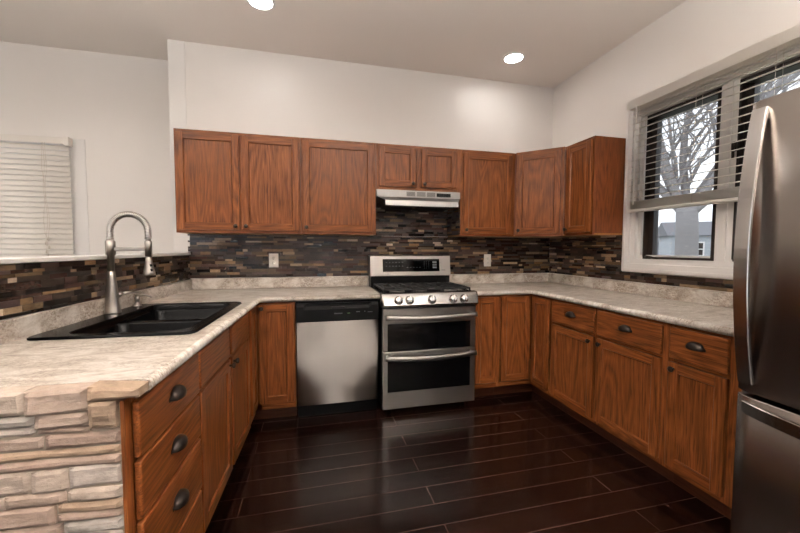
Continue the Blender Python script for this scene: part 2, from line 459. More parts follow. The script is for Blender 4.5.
# right window: casing, white frame, mullion, dark sashes, panes, crank
def ring(b, y0, y1, z0, z1, t, x0, x1, mi=0, bev=0.0):
    """rectangular frame in the y-z plane, outer y0>y1, profile width t"""
    b.box(x0, x1, y0 - t, y0, z0, z1, mi, bev); b.box(x0, x1, y1, y1 + t, z0, z1, mi, bev)
    b.box(x0, x1, y1 + t, y0 - t, z0, z0 + t, mi, bev); b.box(x0, x1, y1 + t, y0 - t, z1 - t, z1, mi, bev)

win = bpy.data.objects.new('window_1', None); C.objects.link(win); win.location = (W, -1.655, 1.1); struct(win)
def wpart(b, name, label=None):
    o = b.build(name, merge=1e-7); o.parent = win; o.matrix_parent_inverse = Matrix.Translation(win.location).inverted()
    if label: o['label'] = label
    return o
b = MB('vinyl'); ring(b, -0.935, -2.375, 1.100, 2.385, 0.066, W - 0.020, W - 0.0005, bev=0.004)
ring(b, -0.950, -2.360, 1.115, 2.37, 0.012, W - 0.026, W - 0.018)
wpart(b, 'window_casing')
b = MB('vinyl'); ring(b, WY0 - 0.002, WY1 + 0.002, WZ0 + 0.002, WZ1 - 0.002, 0.05, W - 0.004, W + 0.10)
ring(b, WY0 - 0.052, WY1 + 0.052, WZ0 + 0.052, WZ1 - 0.052, 0.03, W + 0.022, W + 0.10)
b.box(W + 0.004, W + 0.10, -1.705, -1.605, WZ0 + 0.05, WZ1 - 0.05)
b.box(W - 0.004, W + 0.004, -1.670, -1.640, WZ0 + 0.05, WZ1 - 0.05)
wpart(b, 'window_frame')
for ya, yb in ((-1.108, -1.602), (-1.708, -2.200)):
    b = MB('darkframe')
    z0, z1 = WZ0 + 0.066, WZ1 - 0.060
    b.box(W + 0.003, W + 0.085, ya - 0.004, ya + 0.006, z0, z1); b.box(W + 0.040, W + 0.085, ya - 0.045, ya - 0.004, z0, z1); b.box(W + 0.003, W + 0.085, yb, yb + 0.018, z0, z1)
    b.box(W + 0.003, W + 0.085, yb, ya, z0 - 0.012, z0 + 0.004); b.box(W + 0.003, W + 0.085, yb, ya, z1 - 0.035, z1)
    wpart(b, 'sash', 'dark bronze sash')
    b = MB('glass'); b.box(W + 0.060, W + 0.064, yb + 0.018, ya - 0.045, z0 + 0.004, z1 - 0.035); wpart(b, 'pane')
b = MB('bronze')
b.box(W + 0.000, W + 0.020, -1.165, -1.105, 1.203, 1.216, bev=0.003)
b.tube([(W + 0.012, -1.12, 1.214), (W - 0.004, -1.135, 1.226), (W - 0.010, -1.17, 1.222), (W - 0.008, -1.225, 1.212)], 0.0055, 8)
b.box(W - 0.014, W + 0.004, -1.240, -1.205, 1.203, 1.213, bev=0.002)
wpart(b, 'crank_handle', 'dark folding crank handle')
b = MB('bronze'); b.box(W - 0.012, W + 0.004, -1.705, -1.680, 1.86, 1.92, bev=0.003); b.box(W - 0.02, W - 0.008, -1.70, -1.688, 1.815, 1.885, bev=0.003)
wpart(b, 'sash_lock', 'dark sash lock')

# far room window behind the closed blind
win2 = bpy.data.objects.new('window_2', None); C.objects.link(win2); win2.location = (-1.47, FY, 1.0); struct(win2)
b = MB('vinyl')
for q in ((-2.06, -1.955, 0.95, 2.20), (-0.985, -0.862, 0.95, 2.20)): b.box(q[0], q[1], FY - 0.007, FY - 0.0005, q[2], q[3], bev=0.003)
b.box(-1.955, -0.985, FY - 0.007, FY - 0.0005, 2.15, 2.20); b.box(-1.955, -0.985, FY - 0.007, FY - 0.0005, 0.95, 1.0)
o = b.build('window_casing', merge=1e-7); o.parent = win2; o.matrix_parent_inverse = Matrix.Translation(win2.location).inverted()
b = MB('glass'); b.box(-1.945, -0.995, FY + 0.06, FY + 0.064, 1.005, 2.145)
o = b.build('pane', merge=1e-7); o.parent = win2; o.matrix_parent_inverse = Matrix.Translation(win2.location).inverted()

# unseen rear panes: narrow one gives the dishwasher highlight, wide one added for daylight
for k, (xa, xb) in enumerate(((1.08, 1.62), (-2.7, -0.5))):
    b = MB('glass'); b.box(xa + 0.005, xb - 0.005, -6.56, -6.556, 0.155, 2.095); struct(b.build('window_%d' % (k + 3)))

# ------------------------------------------------------------------ mosaic tile backsplashes
def mosaic(name, label, x0, x1, z0, z1, loc, rz, seed, cuts=(), hs=(0.012, 0.016, 0.022, 0.026)):
    """rows of random strips on the plane y=0 facing -y in local space; cuts: (x0,x1,z0,z1) rectangles left free"""
    rnd = random.Random(seed)
    b = MB('tile', 'grout')
    cl = b.bm.loops.layers.float_color.new('tone')
    def rect_minus(x0, x1, z0, z1):
        parts = [(x0, x1, z0, z1)]
        for c in cuts:
            nx = []
            for p in parts:
                if c[0] >= p[1] or c[1] <= p[0] or c[2] >= p[3] or c[3] <= p[2]: nx.append(p); continue
                if p[0] < c[0]: nx.append((p[0], c[0], p[2], p[3]))
                if p[1] > c[1]: nx.append((c[1], p[1], p[2], p[3]))
                mx0, mx1 = max(p[0], c[0]), min(p[1], c[1])
                if p[2] < c[2]: nx.append((mx0, mx1, p[2], c[2]))
                if p[3] > c[3]: nx.append((mx0, mx1, c[3], p[3]))
            parts = nx
        return parts
    z = z0
    while z < z1 - 0.004:
        h = rnd.choice(hs)
        if z1 - (z + h) < 0.010: h = z1 - z
        x = x0 - rnd.random() * 0.12
        while x < x1:
            w = rnd.choice((0.04, 0.06, 0.08, 0.10, 0.10, 0.13, 0.16))
            a, c = max(x, x0), min(x + w, x1)
            if c - a > 0.006:
                t = 0.004 + rnd.choice((0, 0.001, 0.0025))
                tone = (rnd.random(), rnd.random(), rnd.random(), 1)
                for p in rect_minus(a + 0.0008, c - 0.0008, z + 0.0008, z + h - 0.0008):
                    if p[1] - p[0] < 0.003 or p[3] - p[2] < 0.003: continue
                    vv = b.box(p[0], p[1], -t, 0, p[2], p[3])
                    for f in {f for v in vv for f in v.link_faces}:
                        for l in f.loops: l[cl] = tone
            x += w
        z += h
    for p in rect_minus(x0, x1, z0, z1): b.box(p[0], p[1], -0.0025, 0.0, p[2], p[3], 1)
    o = b.build(name, loc=loc, rz=rz, merge=1e-8)
    return setp(o, label, 'backsplash')

mosaic('tile_backsplash', 'brown glass and slate mosaic backsplash running behind the stove under the wall cabinets', 0.020, W - 0.002, 1.020, 1.3905, (0, -0.0005, 0), 0, 11,
       cuts=((0.655, 0.735, 1.105, 1.228), (2.713, 2.793, 1.095, 1.218)))
mosaic('tile_backsplash', 'brown mosaic patch between the range hood and the stove backguard', 1.5525, 2.3135, 1.392, 1.640, (0, -0.0005, 0), 0, 12)
mosaic('tile_backsplash', 'dark mosaic backsplash on the window wall below the window', 0.001, 2.30, 1.020, 1.3905, (W - 0.0005, -0.0075, 0), -PI / 2, 13,
       cuts=((0.920, 2.31, 1.094, 1.40),))
p0 = T(-0.0085, -2.205, TW)
mosaic('tile_backsplash', 'brown mosaic strip on the half wall behind the black sink', 0.0, 2.195, 1.0125, TILE_TOP - 0.001, (p0[0], p0[1], 0), PI / 2 + TW, 14, hs=(0.014, 0.020, 0.026, 0.031))

mosaic('tile_backsplash', 'dark mosaic strip lining the cabinet side right of the range hood', 0.008, 0.318, 1.400, 1.640, (2.315, 0, 0), -PI / 2, 15)

# ------------------------------------------------------------------ stone veneer on the end of the sink run
def stones():
    rnd = random.Random(5)
    # local frame: x along the end panel (0 = outer right edge, negative to the left), y = 0 back, -y towards the viewer
    b = MB('stone', 'mortar'); cl = b.bm.loops.layers.float_color.new('tone')
    cap = MB('stone'); cl2 = cap.bm.loops.layers.float_color.new('tone')
    def stone(mb, layer, x0, x1, z0, z1, d, tone, jag=0.004, taper=0.0):
        nx = max(3, int((x1 - x0) / 0.012)); nzz = max(3, int((z1 - z0) / 0.008))
        g = 0.001
        ph = [rnd.uniform(0, 6.28) for _ in range(5)]
        slope = rnd.uniform(-0.004, 0.004)
        def pt(i, j):
            u, v = i / nx, j / nzz
            h0, h1 = z0 + taper * u * 0.4, z1 - taper * u
            x = x0 + g + (x1 - x0 - 2 * g) * u; z = h0 + g + (h1 - h0 - 2 * g) * v
            eu = min(1, min(u, 1 - u) * (x1 - x0) / 0.006); ev = min(1, min(v, 1 - v) * (z1 - z0) / 0.006)
            edge = min(eu, ev)
            bump = 0.5 + 0.3 * math.sin(ph[0] + 26 * x + 60 * z) + 0.2 * math.sin(ph[1] + 90 * x - 45 * z) + 0.12 * math.sin(ph[4] + 170 * z + 14 * x)
            y = -d + 0.007 * (1 - edge) - jag * bump - slope * (2 * u - 1) + rnd.uniform(0, 0.0012)
            z += 0.0022 * math.sin(ph[2] + 20 * x) * (1 if 0 < j < nzz else 0.5)
            return Vector((x, y, z))
        front = [[pt(i, j) for i in range(nx + 1)] for j in range(nzz + 1)]
        n0 = len(mb.bm.faces)
        vr = mb.grid(front, 0, False)
        peri = [vr[0][i] for i in range(nx + 1)] + [vr[j][nx] for j in range(1, nzz + 1)] + [vr[nzz][i] for i in range(nx - 1, -1, -1)] + [vr[j][0] for j in range(nzz - 1, 0, -1)]
        back = [mb.bm.verts.new((v.co.x, 0, v.co.z)) for v in peri]
        for i in range(len(peri)):
            k = (i + 1) % len(peri)
            mb.bm.faces.new([peri[i], peri[k], back[k], back[i]])
        mb.bm.faces.ensure_lookup_table()
        gl = rnd.random()
        for f in list(mb.bm.faces)[n0:]:
            f.material_index = 0; f.smooth = False
            for l in f.loops: l[layer] = (tone, gl, 0.0, 1)
    z = 0.003
    top = 0.812
    while z < top - 0.02:
        h = rnd.choice((0.034, 0.042, 0.050, 0.058))
        if top - (z + h) < 0.025: h = top - z
        x = -0.72 - rnd.random() * 0.1
        while x < 0:
            w = rnd.choice((0.08, 0.13, 0.18, 0.24, 0.30))
            a, c = max(x, -0.72), min(x + w, 0.0)
            if -c < 0.05 and c < 0: c = 0.0; w = 1
            if c - a > 0.02:
                if h > 0.045 and rnd.random() < 0.35:
                    k = z + h * rnd.uniform(0.4, 0.6)
                    stone(b, cl, a, c, z, k, rnd.uniform(0.034, 0.042), rnd.random()); stone(b, cl, a, c, k, z + h, rnd.uniform(0.034, 0.042), rnd.random())
                else: stone(b, cl, a, c, z, z + h, rnd.uniform(0.034, 0.042), rnd.random())
            x += w
        z += h
    b.box(-0.72, -0.0015, -0.031, 0.0, 0.0, 0.88, 1)
    for x0, x1, t in ((-0.72, -0.47, 0.2), (-0.47, -0.20, 0.05), (-0.20, -0.065, 0.7)):
        stone(cap, cl2, x0, x1, 0.868, 0.929, 0.050, t, 0.005)
    stone(cap, cl2, -0.065, 0.052, 0.893, 0.932, 0.055, 0.9, 0.006, taper=0.010)
    for x0, x1, z0, t, d in ((-0.72, -0.40, 0.838, 0.3, 0.042), (-0.40, -0.185, 0.836, 0.75, 0.044), (-0.185, -0.068, 0.830, 0.7, 0.046)):
        stone(cap, cl2, x0, x1, z0, 0.867, d, t, 0.005); stone(cap, cl2, x0, x1, 0.813, z0 - 0.001, 0.040, rnd.random() * 0.8, 0.004)
    stone(cap, cl2, -0.067, -0.004, 0.822, 0.892, 0.048, 0.92, 0.009)
    stone(cap, cl2, -0.067, -0.004, 0.813, 0.821, 0.040, 0.3, 0.003)
    return b, cap
root = thing('stone_veneer', 'beige ledge stone veneer facing the near end of the sink counter', 'stone veneer', (*T(0.6035, -2.2165), 0), TC)
b, cap = stones()
b.build('stone_courses', root, merge=1e-8); cap.build('cap_stones', root, merge=1e-8, label='thicker projecting stones of the top course')

# ------------------------------------------------------------------ worktops
def worktop(name, label, poly, nose, hole, lips, lip_top=(1.018, 1.018)):
    root = thing(name, label, 'countertop', (0, 0, 0))
    b = MB('laminate')
    loops = [poly] + ([hole] if hole else [])
    b.fill(loops, CT); b.fill(loops, CB)
    for lp in loops:
        b.grid([[(x, y, CB) for x, y in lp], [(x, y, CT) for x, y in lp]], 0, False, closed_u=True)
    # rounded nosing swept along the front edge (nose: points on the outer edge line of the slab, with outward normals)
    rr = (CT - CB) / 2
    rows = []
    for (x, y), (nx, ny) in nose:
        rows.append([(x + nx * rr * math.sin(a), y + ny * rr * math.sin(a), CB + rr - rr * math.cos(a)) for a in [PI * i / 8 for i in range(9)]])
    b.grid(rows, 0, True, cap0=True, cap1=True)
    b.build('slab', root, merge=1e-8)
    for (x0, y0, x1, y1), zl in zip(lips, lip_top):
        d = Vector((x1 - x0, y1 - y0, 0)); L = d.length; a = math.atan2(d.y, d.x)
        q = MB('laminate'); q.box(0, L, -0.020, 0, CT + 0.0005, zl, bev=0.003)
        q.build('upstand', root, (x0, y0, 0), a)
    return root

EDGE = 0.640   # slab front edge before the nosing, left run local
FR = -0.629    # slab front edge before nosing, back run world y
def isect(th, lx, y):
    # point of the line local-x = lx where world y = y
    # y = lx*sin + ly*cos
    ly = (y - lx * math.sin(th)) / math.cos(th)
    return T(lx, ly, th)
inner = isect(TC, EDGE, FR)
LEND = -2.210
poly = [isect(TW, -0.006, -0.002), (1.524, -0.002), (1.524, FR), inner, T(EDGE, LEND), T(-0.006, LEND, TW)]
SX0, SX1, SY0, SY1 = -0.004, 0.592, -1.700, -0.845       # sink outline in the left run frame
hole = [T(x, y) for x, y in rrect(SX0 + 0.03, SX1 - 0.03, SY0 + 0.03, SY1 - 0.03, 0.05)]
nl = (math.cos(TC), math.sin(TC)); s_ = Vector((nl[0], nl[1], 0)) + Vector((0, -1, 0)); k_ = 1 / (1 + nl[0] * 0 + nl[1] * -1)
miter = (s_.x * k_, s_.y * k_)
nose = [((1.524, FR), (0, -1)), (inner, miter), (T(EDGE, LEND), nl)]
pw = T(-0.0085, -2.206, TW); pc = isect(TW, -0.0085, -0.024)
worktop('countertop', 'pale stone pattern laminate countertop holding the black sink', poly, nose, hole,
        [(pc[0] + 0.024, -0.0065, 1.522, -0.0065), (pw[0], pw[1], pc[0], pc[1] + 0.02)], (1.018, 1.011))
RX = W - 0.629
poly = [(2.292, -0.002), (W - 0.002, -0.002), (W - 0.002, -2.172), (RX, -2.172), (RX, FR), (2.292, FR)]
nose = [((2.292, FR), (0, -1)), ((RX, FR), (-1, -1)), ((RX, -2.172), (-1, 0))]
worktop('countertop', 'pale stone pattern laminate countertop under the window, right of the stove', poly, nose, None,
        [(2.294, -0.0065, W - 0.028, -0.0065), (W - 0.0065, -0.010, W - 0.0065, -2.170)])

# ------------------------------------------------------------------ cabinet pieces
def knob(parent, x, y, z, rz=0.0):
    b = MB('bronze')
    b.lathe([(0.0065, 0), (0.006, 0.010), (0.0125, 0.014), (0.0155, 0.020), (0.0145, 0.025), (0.009, 0.028), (0.001, 0.0285)], 16, axis='y')
    return b.build('knob', parent, (x, y, z), rz)

def cup_pull(parent, x, y, z, w=0.088):
    b = MB('bronze')
    rows = []
    for j in range(9):
        v = PI / 2 * j / 8 * 1.15 - 0.23
        row = []
        for i in range(17):
            u = PI * i / 16
            k = max(0.0, math.sin(u)) ** 0.75
            row.append((-w / 2 * math.cos(u) * (0.80 + 0.20 * math.cos(v)), -0.030 * k * math.cos(v) - 0.0005, 0.030 * math.sin(v) * (0.25 + 0.75 * k)))
        rows.append(row)
    b.grid(rows, 0, True)
    b.grid([[(p[0] * 0.93, min(p[1] + 0.0025, 0), p[2] - 0.002) for p in r_] for r_ in rows], 0, True)
    b.box(-w / 2, w / 2, -0.0025, 0, -0.008, 0.004, bev=0.001)
    return b.build('cup_pull', parent, (x, y, z))

def door(parent, x0, x1, z0, z1, yf, kn=None, rail=0.050, loc=None, rz=0.0, rect=True):
    """framed door, front face at local y = yf (facing -y), 19 mm thick"""
    b = MB('oak_v', 'oak_h')
    t = 0.019; yb = yf + t; bev = 0.003
    w = x1 - x0; cx = (x0 + x1) / 2
    b.box(x0, x0 + rail, yf, yb, z0, z1, 0, bev); b.box(x1 - rail, x1, yf, yb, z0, z1, 0, bev)
    b.box(x0 + rail, x1 - rail, yf + 0.0004, yb, z0, z0 + rail, 1); b.box(x0 + rail, x1 - rail, yf + 0.0004, yb, z1 - rail, z1, 1)
    xi0, xi1, zi0, zi1 = x0 + rail, x1 - rail, z0 + rail, z1 - rail
    pd = yf + 0.0090; m = 0.0055
    b.box(xi0 - 0.004, xi1 + 0.004, pd, yb - 0.002, zi0 - 0.004, zi1 + 0.004, 0)
    # sticking: sloped bead round the panel
    o_ = [(xi0, yf + 0.001, zi0), (xi1, yf + 0.001, zi0), (xi1, yf + 0.001, zi1), (xi0, yf + 0.001, zi1)]
    i_ = [(xi0 + m, pd - 0.0005, zi0 + m), (xi1 - m, pd - 0.0005, zi0 + m), (xi1 - m, pd - 0.0005, zi1 - m), (xi0 + m, pd - 0.0005, zi1 - m)]
    ov = [b.bm.verts.new(p) for p in o_]; iv = [b.bm.verts.new(p) for p in i_]
    for k in range(4):
        f = b.bm.faces.new([ov[k], ov[(k + 1) % 4], iv[(k + 1) % 4], iv[k]]); f.material_index = 1 if k % 2 == 0 else 0
    d = b.build('door', parent, loc or (0, 0, 0), rz, merge=1e-7)
    if kn: knob(d, kn[0], yf, kn[1])
    return d

def drawer(parent, x0, x1, z0, z1, yf, pull=True):
    b = MB('oak_h'); b.box(x0, x1, yf, yf + 0.019, z0, z1, 0, 0.006, 3)
    d = b.build('drawer_front', parent)
    if pull: cup_pull(d, (x0 + x1) / 2, yf, (z0 + z1) / 2 + 0.004)
    return d

FD = -0.612   # face of base face frame (local y); doors sit in front
YD = FD - 0.0205
TOPZ = CB - 0.001
def carcass(parent, w, d0, d1, z0, z1, closed_top=False, mat='oak_b'):
    b = MB(mat, 'under')
    b.box(0, 0.016, d1, d0, z0, z1); b.box(w - 0.016, w, d1, d0, z0, z1)
    b.box(0.016, w - 0.016, d0 - 0.008, d0, z0, z1); b.box(0.016, w - 0.016, d1, d0 - 0.008, z0, z0 + 0.016, 1)
    if closed_top: b.box(0.016, w - 0.016, d1, d0 - 0.008, z1 - 0.016, z1)
    return b.build('cabinet_box', parent, merge=1e-7)

def face_frame(parent, w, yf, z0, z1, mids=(), rails=(), side=0.035, rail=0.035, left=None, right=None):
    b = MB('oak_v', 'oak_h')
    l_, r_ = left or side, right or side
    b.box(0, l_, yf, yf + 0.019, z0, z1); b.box(w - r_, w, yf, yf + 0.019, z0, z1)
    for a, c in mids: b.box(a, c, yf, yf + 0.0188, z0 + rail, z1 - rail)
    b.box(l_, w - r_, yf, yf + 0.0189, z0, z0 + rail, 1); b.box(l_, w - r_, yf, yf + 0.0189, z1 - rail, z1, 1)
    for a, c in rails: b.box(l_, w - r_, yf, yf + 0.0187, a, c, 1)
    return b.build('face_frame', parent, merge=1e-7)

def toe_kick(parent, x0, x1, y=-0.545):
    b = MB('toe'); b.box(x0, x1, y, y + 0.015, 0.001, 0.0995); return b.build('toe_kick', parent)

def base(name, label, w, loc, rz, group=None, left=None, right=None, mids=(), rails=((0.690, 0.712),), y_back=-0.03):
    root = thing(name, label, 'cabinet', loc, rz, group)
    carcass(root, w, y_back, FD + 0.0195, 0.10, TOPZ)
    face_frame(root, w, FD, 0.10, TOPZ, mids, rails, left=left, right=right)
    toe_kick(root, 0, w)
    return root

# --- right run: local x = distance towards the viewer
def right_base(label, y_start, w, dr, do, knobx, right=None):
    r_ = base('base_cabinet', label, w, (W, y_start, 0), -PI / 2, right=right)
    drawer(r_, dr[0], dr[1], 0.708, 0.872, YD)
    door(r_, do[0], do[1], 0.130, 0.688, YD, (knobx, 0.655))
    return r_
right_base('oak base cabinet under the window nearest the back corner, drawer above one door', -0.888, 0.460, (0.016, 0.444), (0.016, 0.444), 0.415)
right_base('widest oak base cabinet of the window run, drawer above one door', -1.3495, 0.4875, (0.012, 0.458), (0.012, 0.458), 0.041)
right_base('oak base cabinet beside the refrigerator, drawer with dark cup pull above one door', -1.8385, 0.335, (0.014, 0.288), (0.014, 0.288), 0.043, right=0.06)

# --- right corner lazy susan cabinet (L shape), back run door and right run door
root = thing('corner_cabinet', 'L shaped oak corner base cabinet with two doors meeting right of the stove', 'cabinet', (2.548, 0, 0))
cw = W - 0.003 - 2.548
fx = W - 0.612 - 2.548      # local x of the right run frame face
b = MB('oak_b', 'under')
b.box(0, 0.016, FD + 0.0195, -0.03, 0.10, TOPZ); b.box(0.016, cw, -0.038, -0.03, 0.10, TOPZ); b.box(cw - 0.03, cw - 0.022, -0.885, -0.038, 0.10, TOPZ)
b.box(fx + 0.0195, cw - 0.03, -0.885, -0.869, 0.10, TOPZ); b.box(0.016, cw - 0.03, FD + 0.0195, -0.038, 0.10, 0.116, 1)
b.box(fx + 0.0195, cw - 0.03, -0.869, FD + 0.0195, 0.10, 0.116, 1)
b.build('cabinet_box', root, merge=1e-7)
b = MB('oak_v', 'oak_h')
b.box(0, 0.016, FD, FD + 0.019, 0.10, TOPZ); b.box(0.016, fx, FD, FD + 0.019, 0.10, 0.135, 1); b.box(0.016, fx, FD, FD + 0.019, TOPZ - 0.02, TOPZ, 1)
b.box(fx, fx + 0.019, -0.885, -0.869, 0.10, TOPZ); b.box(fx, fx + 0.019, -0.869, FD, 0.10, 0.135, 1); b.box(fx, fx + 0.019, -0.869, FD, TOPZ - 0.02, TOPZ, 1)
b.build('face_frame', root, merge=1e-7)
door(root, 0.016, fx - 0.024, 0.150, 0.872, YD)
dd = door(root, 0.024, 0.250, 0.136, 0.872, 0.0, None, loc=(fx - 0.0205, FD, 0), rz=-PI / 2)
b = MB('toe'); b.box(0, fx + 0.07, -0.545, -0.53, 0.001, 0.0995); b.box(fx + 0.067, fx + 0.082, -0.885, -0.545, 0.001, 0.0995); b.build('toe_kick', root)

# --- narrow cabinet between stove and corner
r_ = base('base_cabinet', 'narrow oak base cabinet with a single door immediately right of the stove', 0.250, (2.2965, 0, 0), 0, rails=(), left=0.02, right=0.02)
door(r_, 0.030, 0.243, 0.150, 0.872, YD)

# --- left corner cabinet (L): back run door x .64-.885 world, left run door
root = thing('corner_cabinet', 'oak corner base cabinet between the dishwasher and the sink run', 'cabinet', (0, 0, 0))
b = MB('oak_b', 'under')
xr = 0.8985
cl_ = T(0.03, -0.05)
lx_in = isect(TC, 0.614, FD)                     # corner of both frames
b.box(xr - 0.016, xr, FD + 0.0195, -0.03, 0.10, TOPZ); b.box(0.075, xr - 0.016, -0.038, -0.03, 0.10, TOPZ)
b.box(0.075, 0.083, -0.75, -0.038, 0.10, TOPZ); b.prism([(0.083, -0.75), (0.59, -0.75), (0.62, FD + 0.02), (xr - 0.016, FD + 0.02), (xr - 0.016, -0.038), (0.083, -0.038)], 0.10, 0.116, 1)
b.build('cabinet_box', root, merge=1e-7)
b = MB('oak_v', 'oak_h')
b.box(xr - 0.016, xr, FD, FD + 0.019, 0.10, TOPZ)
b.box(lx_in[0] + 0.004, lx_in[0] + 0.040, FD, FD + 0.0188, 0.10, TOPZ); b.box(lx_in[0] + 0.004, xr - 0.016, FD, FD + 0.019, 0.10, 0.170, 1); b.box(lx_in[0] + 0.004, xr - 0.016, FD, FD + 0.019, TOPZ - 0.02, TOPZ, 1)
b.build('face_frame', root, merge=1e-7)
b = MB('oak_v'); b.box(-0.860, -0.634, -0.614, -0.595, 0.10, TOPZ)
o = b.build('filler_panel', root, (OX, 0, 0), PI / 2 + TC)
door(root, lx_in[0] + 0.024, xr - 0.012, 0.150, 0.872, YD, (lx_in[0] + 0.044, 0.846))
dd = door(root, -0.820, -0.650, 0.165, 0.872, -0.635, None, rail=0.045, loc=(OX, 0, 0), rz=PI / 2 + TC)
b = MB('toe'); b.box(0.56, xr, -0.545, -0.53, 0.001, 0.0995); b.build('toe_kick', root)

# --- left run: drawer bank and sink base; local x runs away from the viewer
YL = -0.635
def left_base(label, y0, y1, **k):
    global FD
    r_ = base('base_cabinet', label, y1 - y0, (*T(0, y0), 0), PI / 2 + TC, **k)
    return r_
FD_s, FD = FD, -0.614
r_ = left_base('oak drawer base at the stone end of the sink run, drawers with cup pulls', -2.2145, -1.775, left=0.03, right=0.02,
               rails=((0.700, 0.722), (0.530, 0.552), (0.322, 0.344)))
for za, zb in ((0.716, 0.872), (0.545, 0.706), (0.336, 0.535), (0.130, 0.326)):
    drawer(r_, -0.0135, 0.4335, za, zb, YL)
b = MB('oak_v'); b.box(-0.041, 0.001, -0.6138, -0.6045, 0.10, TOPZ); b.build('end_stile', r_)
r_ = left_base('oak sink base cabinet with two doors and two blank drawer fronts', -1.773, -0.862, mids=((0.44, 0.475),), left=0.02, right=0.03)
drawer(r_, 0.008, 0.432, 0.722, 0.872, YL, False); drawer(r_, 0.472, 0.876, 0.722, 0.872, YL, False)
door(r_, 0.008, 0.440, 0.130, 0.708, YL, (0.418, 0.682)); door(r_, 0.472, 0.876, 0.130, 0.708, YL, (0.496, 0.682))
FD = FD_s

# --- wall cabinets
UZ0, UZ1 = 1.391, 2.159
YU = -0.3255
def upper(label, x0, x1, z0, z1, mids=(), loc=None, rz=0.0, left=0.03, right=0.03):
    root = thing('wall_cabinet', label, 'cabinet', loc or (x0, 0, 0), rz)
    w = x1 - x0
    b = MB('oak_b', 'under')
    b.box(0, w, -0.2855, -0.0075, z0 + 0.012, z1); b.box(0.003, w - 0.003, -0.2855, -0.0075, z0, z0 + 0.0115, 1)
    b.build('cabinet_box', root, merge=1e-7)
    face_frame(root, w, -0.305, z0, z1, mids, left=left, right=right, rail=0.03)
    return root
r_ = upper('leftmost oak wall cabinet with two tall doors', 0.036, 0.9375, UZ0, UZ1, ((0.44, 0.475),))
door(r_, 0.014, 0.446, 1.414, 2.137, YU, (0.418, 1.444)); door(r_, 0.466, 0.888, 1.414, 2.137, YU, (0.492, 1.444))
r_ = upper('wide single door oak wall cabinet left of the range hood', 0.9385, 1.5515, UZ0, UZ1)
door(r_, 0.018, 0.590, 1.414, 2.137, YU, (0.042, 1.444))
r_ = upper('short two door oak wall cabinet above the range hood', 1.5525, 2.3145, 1.777, UZ1, ((0.355, 0.395),))
door(r_, 0.022, 0.345, 1.804, 2.133, YU, (0.318, 1.832)); door(r_, 0.395, 0.722, 1.804, 2.133, YU, (0.421, 1.832))
r_ = upper('single door oak wall cabinet right of the range hood', 2.3155, 2.861, UZ0, UZ1)
door(r_, 0.026, 0.506, 1.414, 2.130, YU, (0.052, 1.444))
# diagonal corner wall cabinet
A0 = (W - 0.6135, -0.305); A1 = (W - 0.305, -0.6135)
root = thing('wall_cabinet', 'diagonal oak wall cabinet across the back corner', 'cabinet', (A0[0], A0[1], 0))
dx, dy = A0
b = MB('oak_b', 'under')
pl = [(0, 0.2975), (0, 0.006), (0.003, 0.002), (A1[0] - dx - 0.002, A1[1] - dy + 0.003), (A1[0] - dx + 0.004, A1[1] - dy), (W - 0.0075 - dx, A1[1] - dy), (W - 0.0075 - dx, 0.2975)]
inset = lambda k: pl
b.prism(pl, UZ0 + 0.012, UZ1); b.prism([(x * 0.98 + 0.006, y * 0.98 - 0.0) for x, y in pl], UZ0, UZ0 + 0.0115, 1)
b.build('cabinet_box', root, merge=1e-7)
Ld = math.hypot(A1[0] - A0[0], A1[1] - A0[1])
ang = -PI / 4
b = MB('oak_v', 'oak_h')
b.box(0.012, 0.045, -0.012, 0.001, UZ0, UZ1); b.box(Ld - 0.045, Ld - 0.012, -0.012, 0.001, UZ0, UZ1)
b.box(0.045, Ld - 0.045, -0.0119, 0.001, UZ0, UZ0 + 0.03, 1); b.box(0.045, Ld - 0.045, -0.0119, 0.001, UZ1 - 0.03, UZ1, 1)
b.build('face_frame', root, (0, 0, 0), ang, merge=1e-7)
door(root, 0.026, Ld - 0.040, 1.414, 2.130, -0.0325, (0.050, 1.444), rz=ang)
r_ = upper('narrow oak wall cabinet at the end of the window wall, plain side showing', 0, 0.316, UZ0, UZ1, loc=(W, -0.615, 0), rz=-PI / 2, left=0.02, right=0.025)
door(r_, 0.020, 0.300, 1.414, 2.137, YU, (0.042, 1.444))

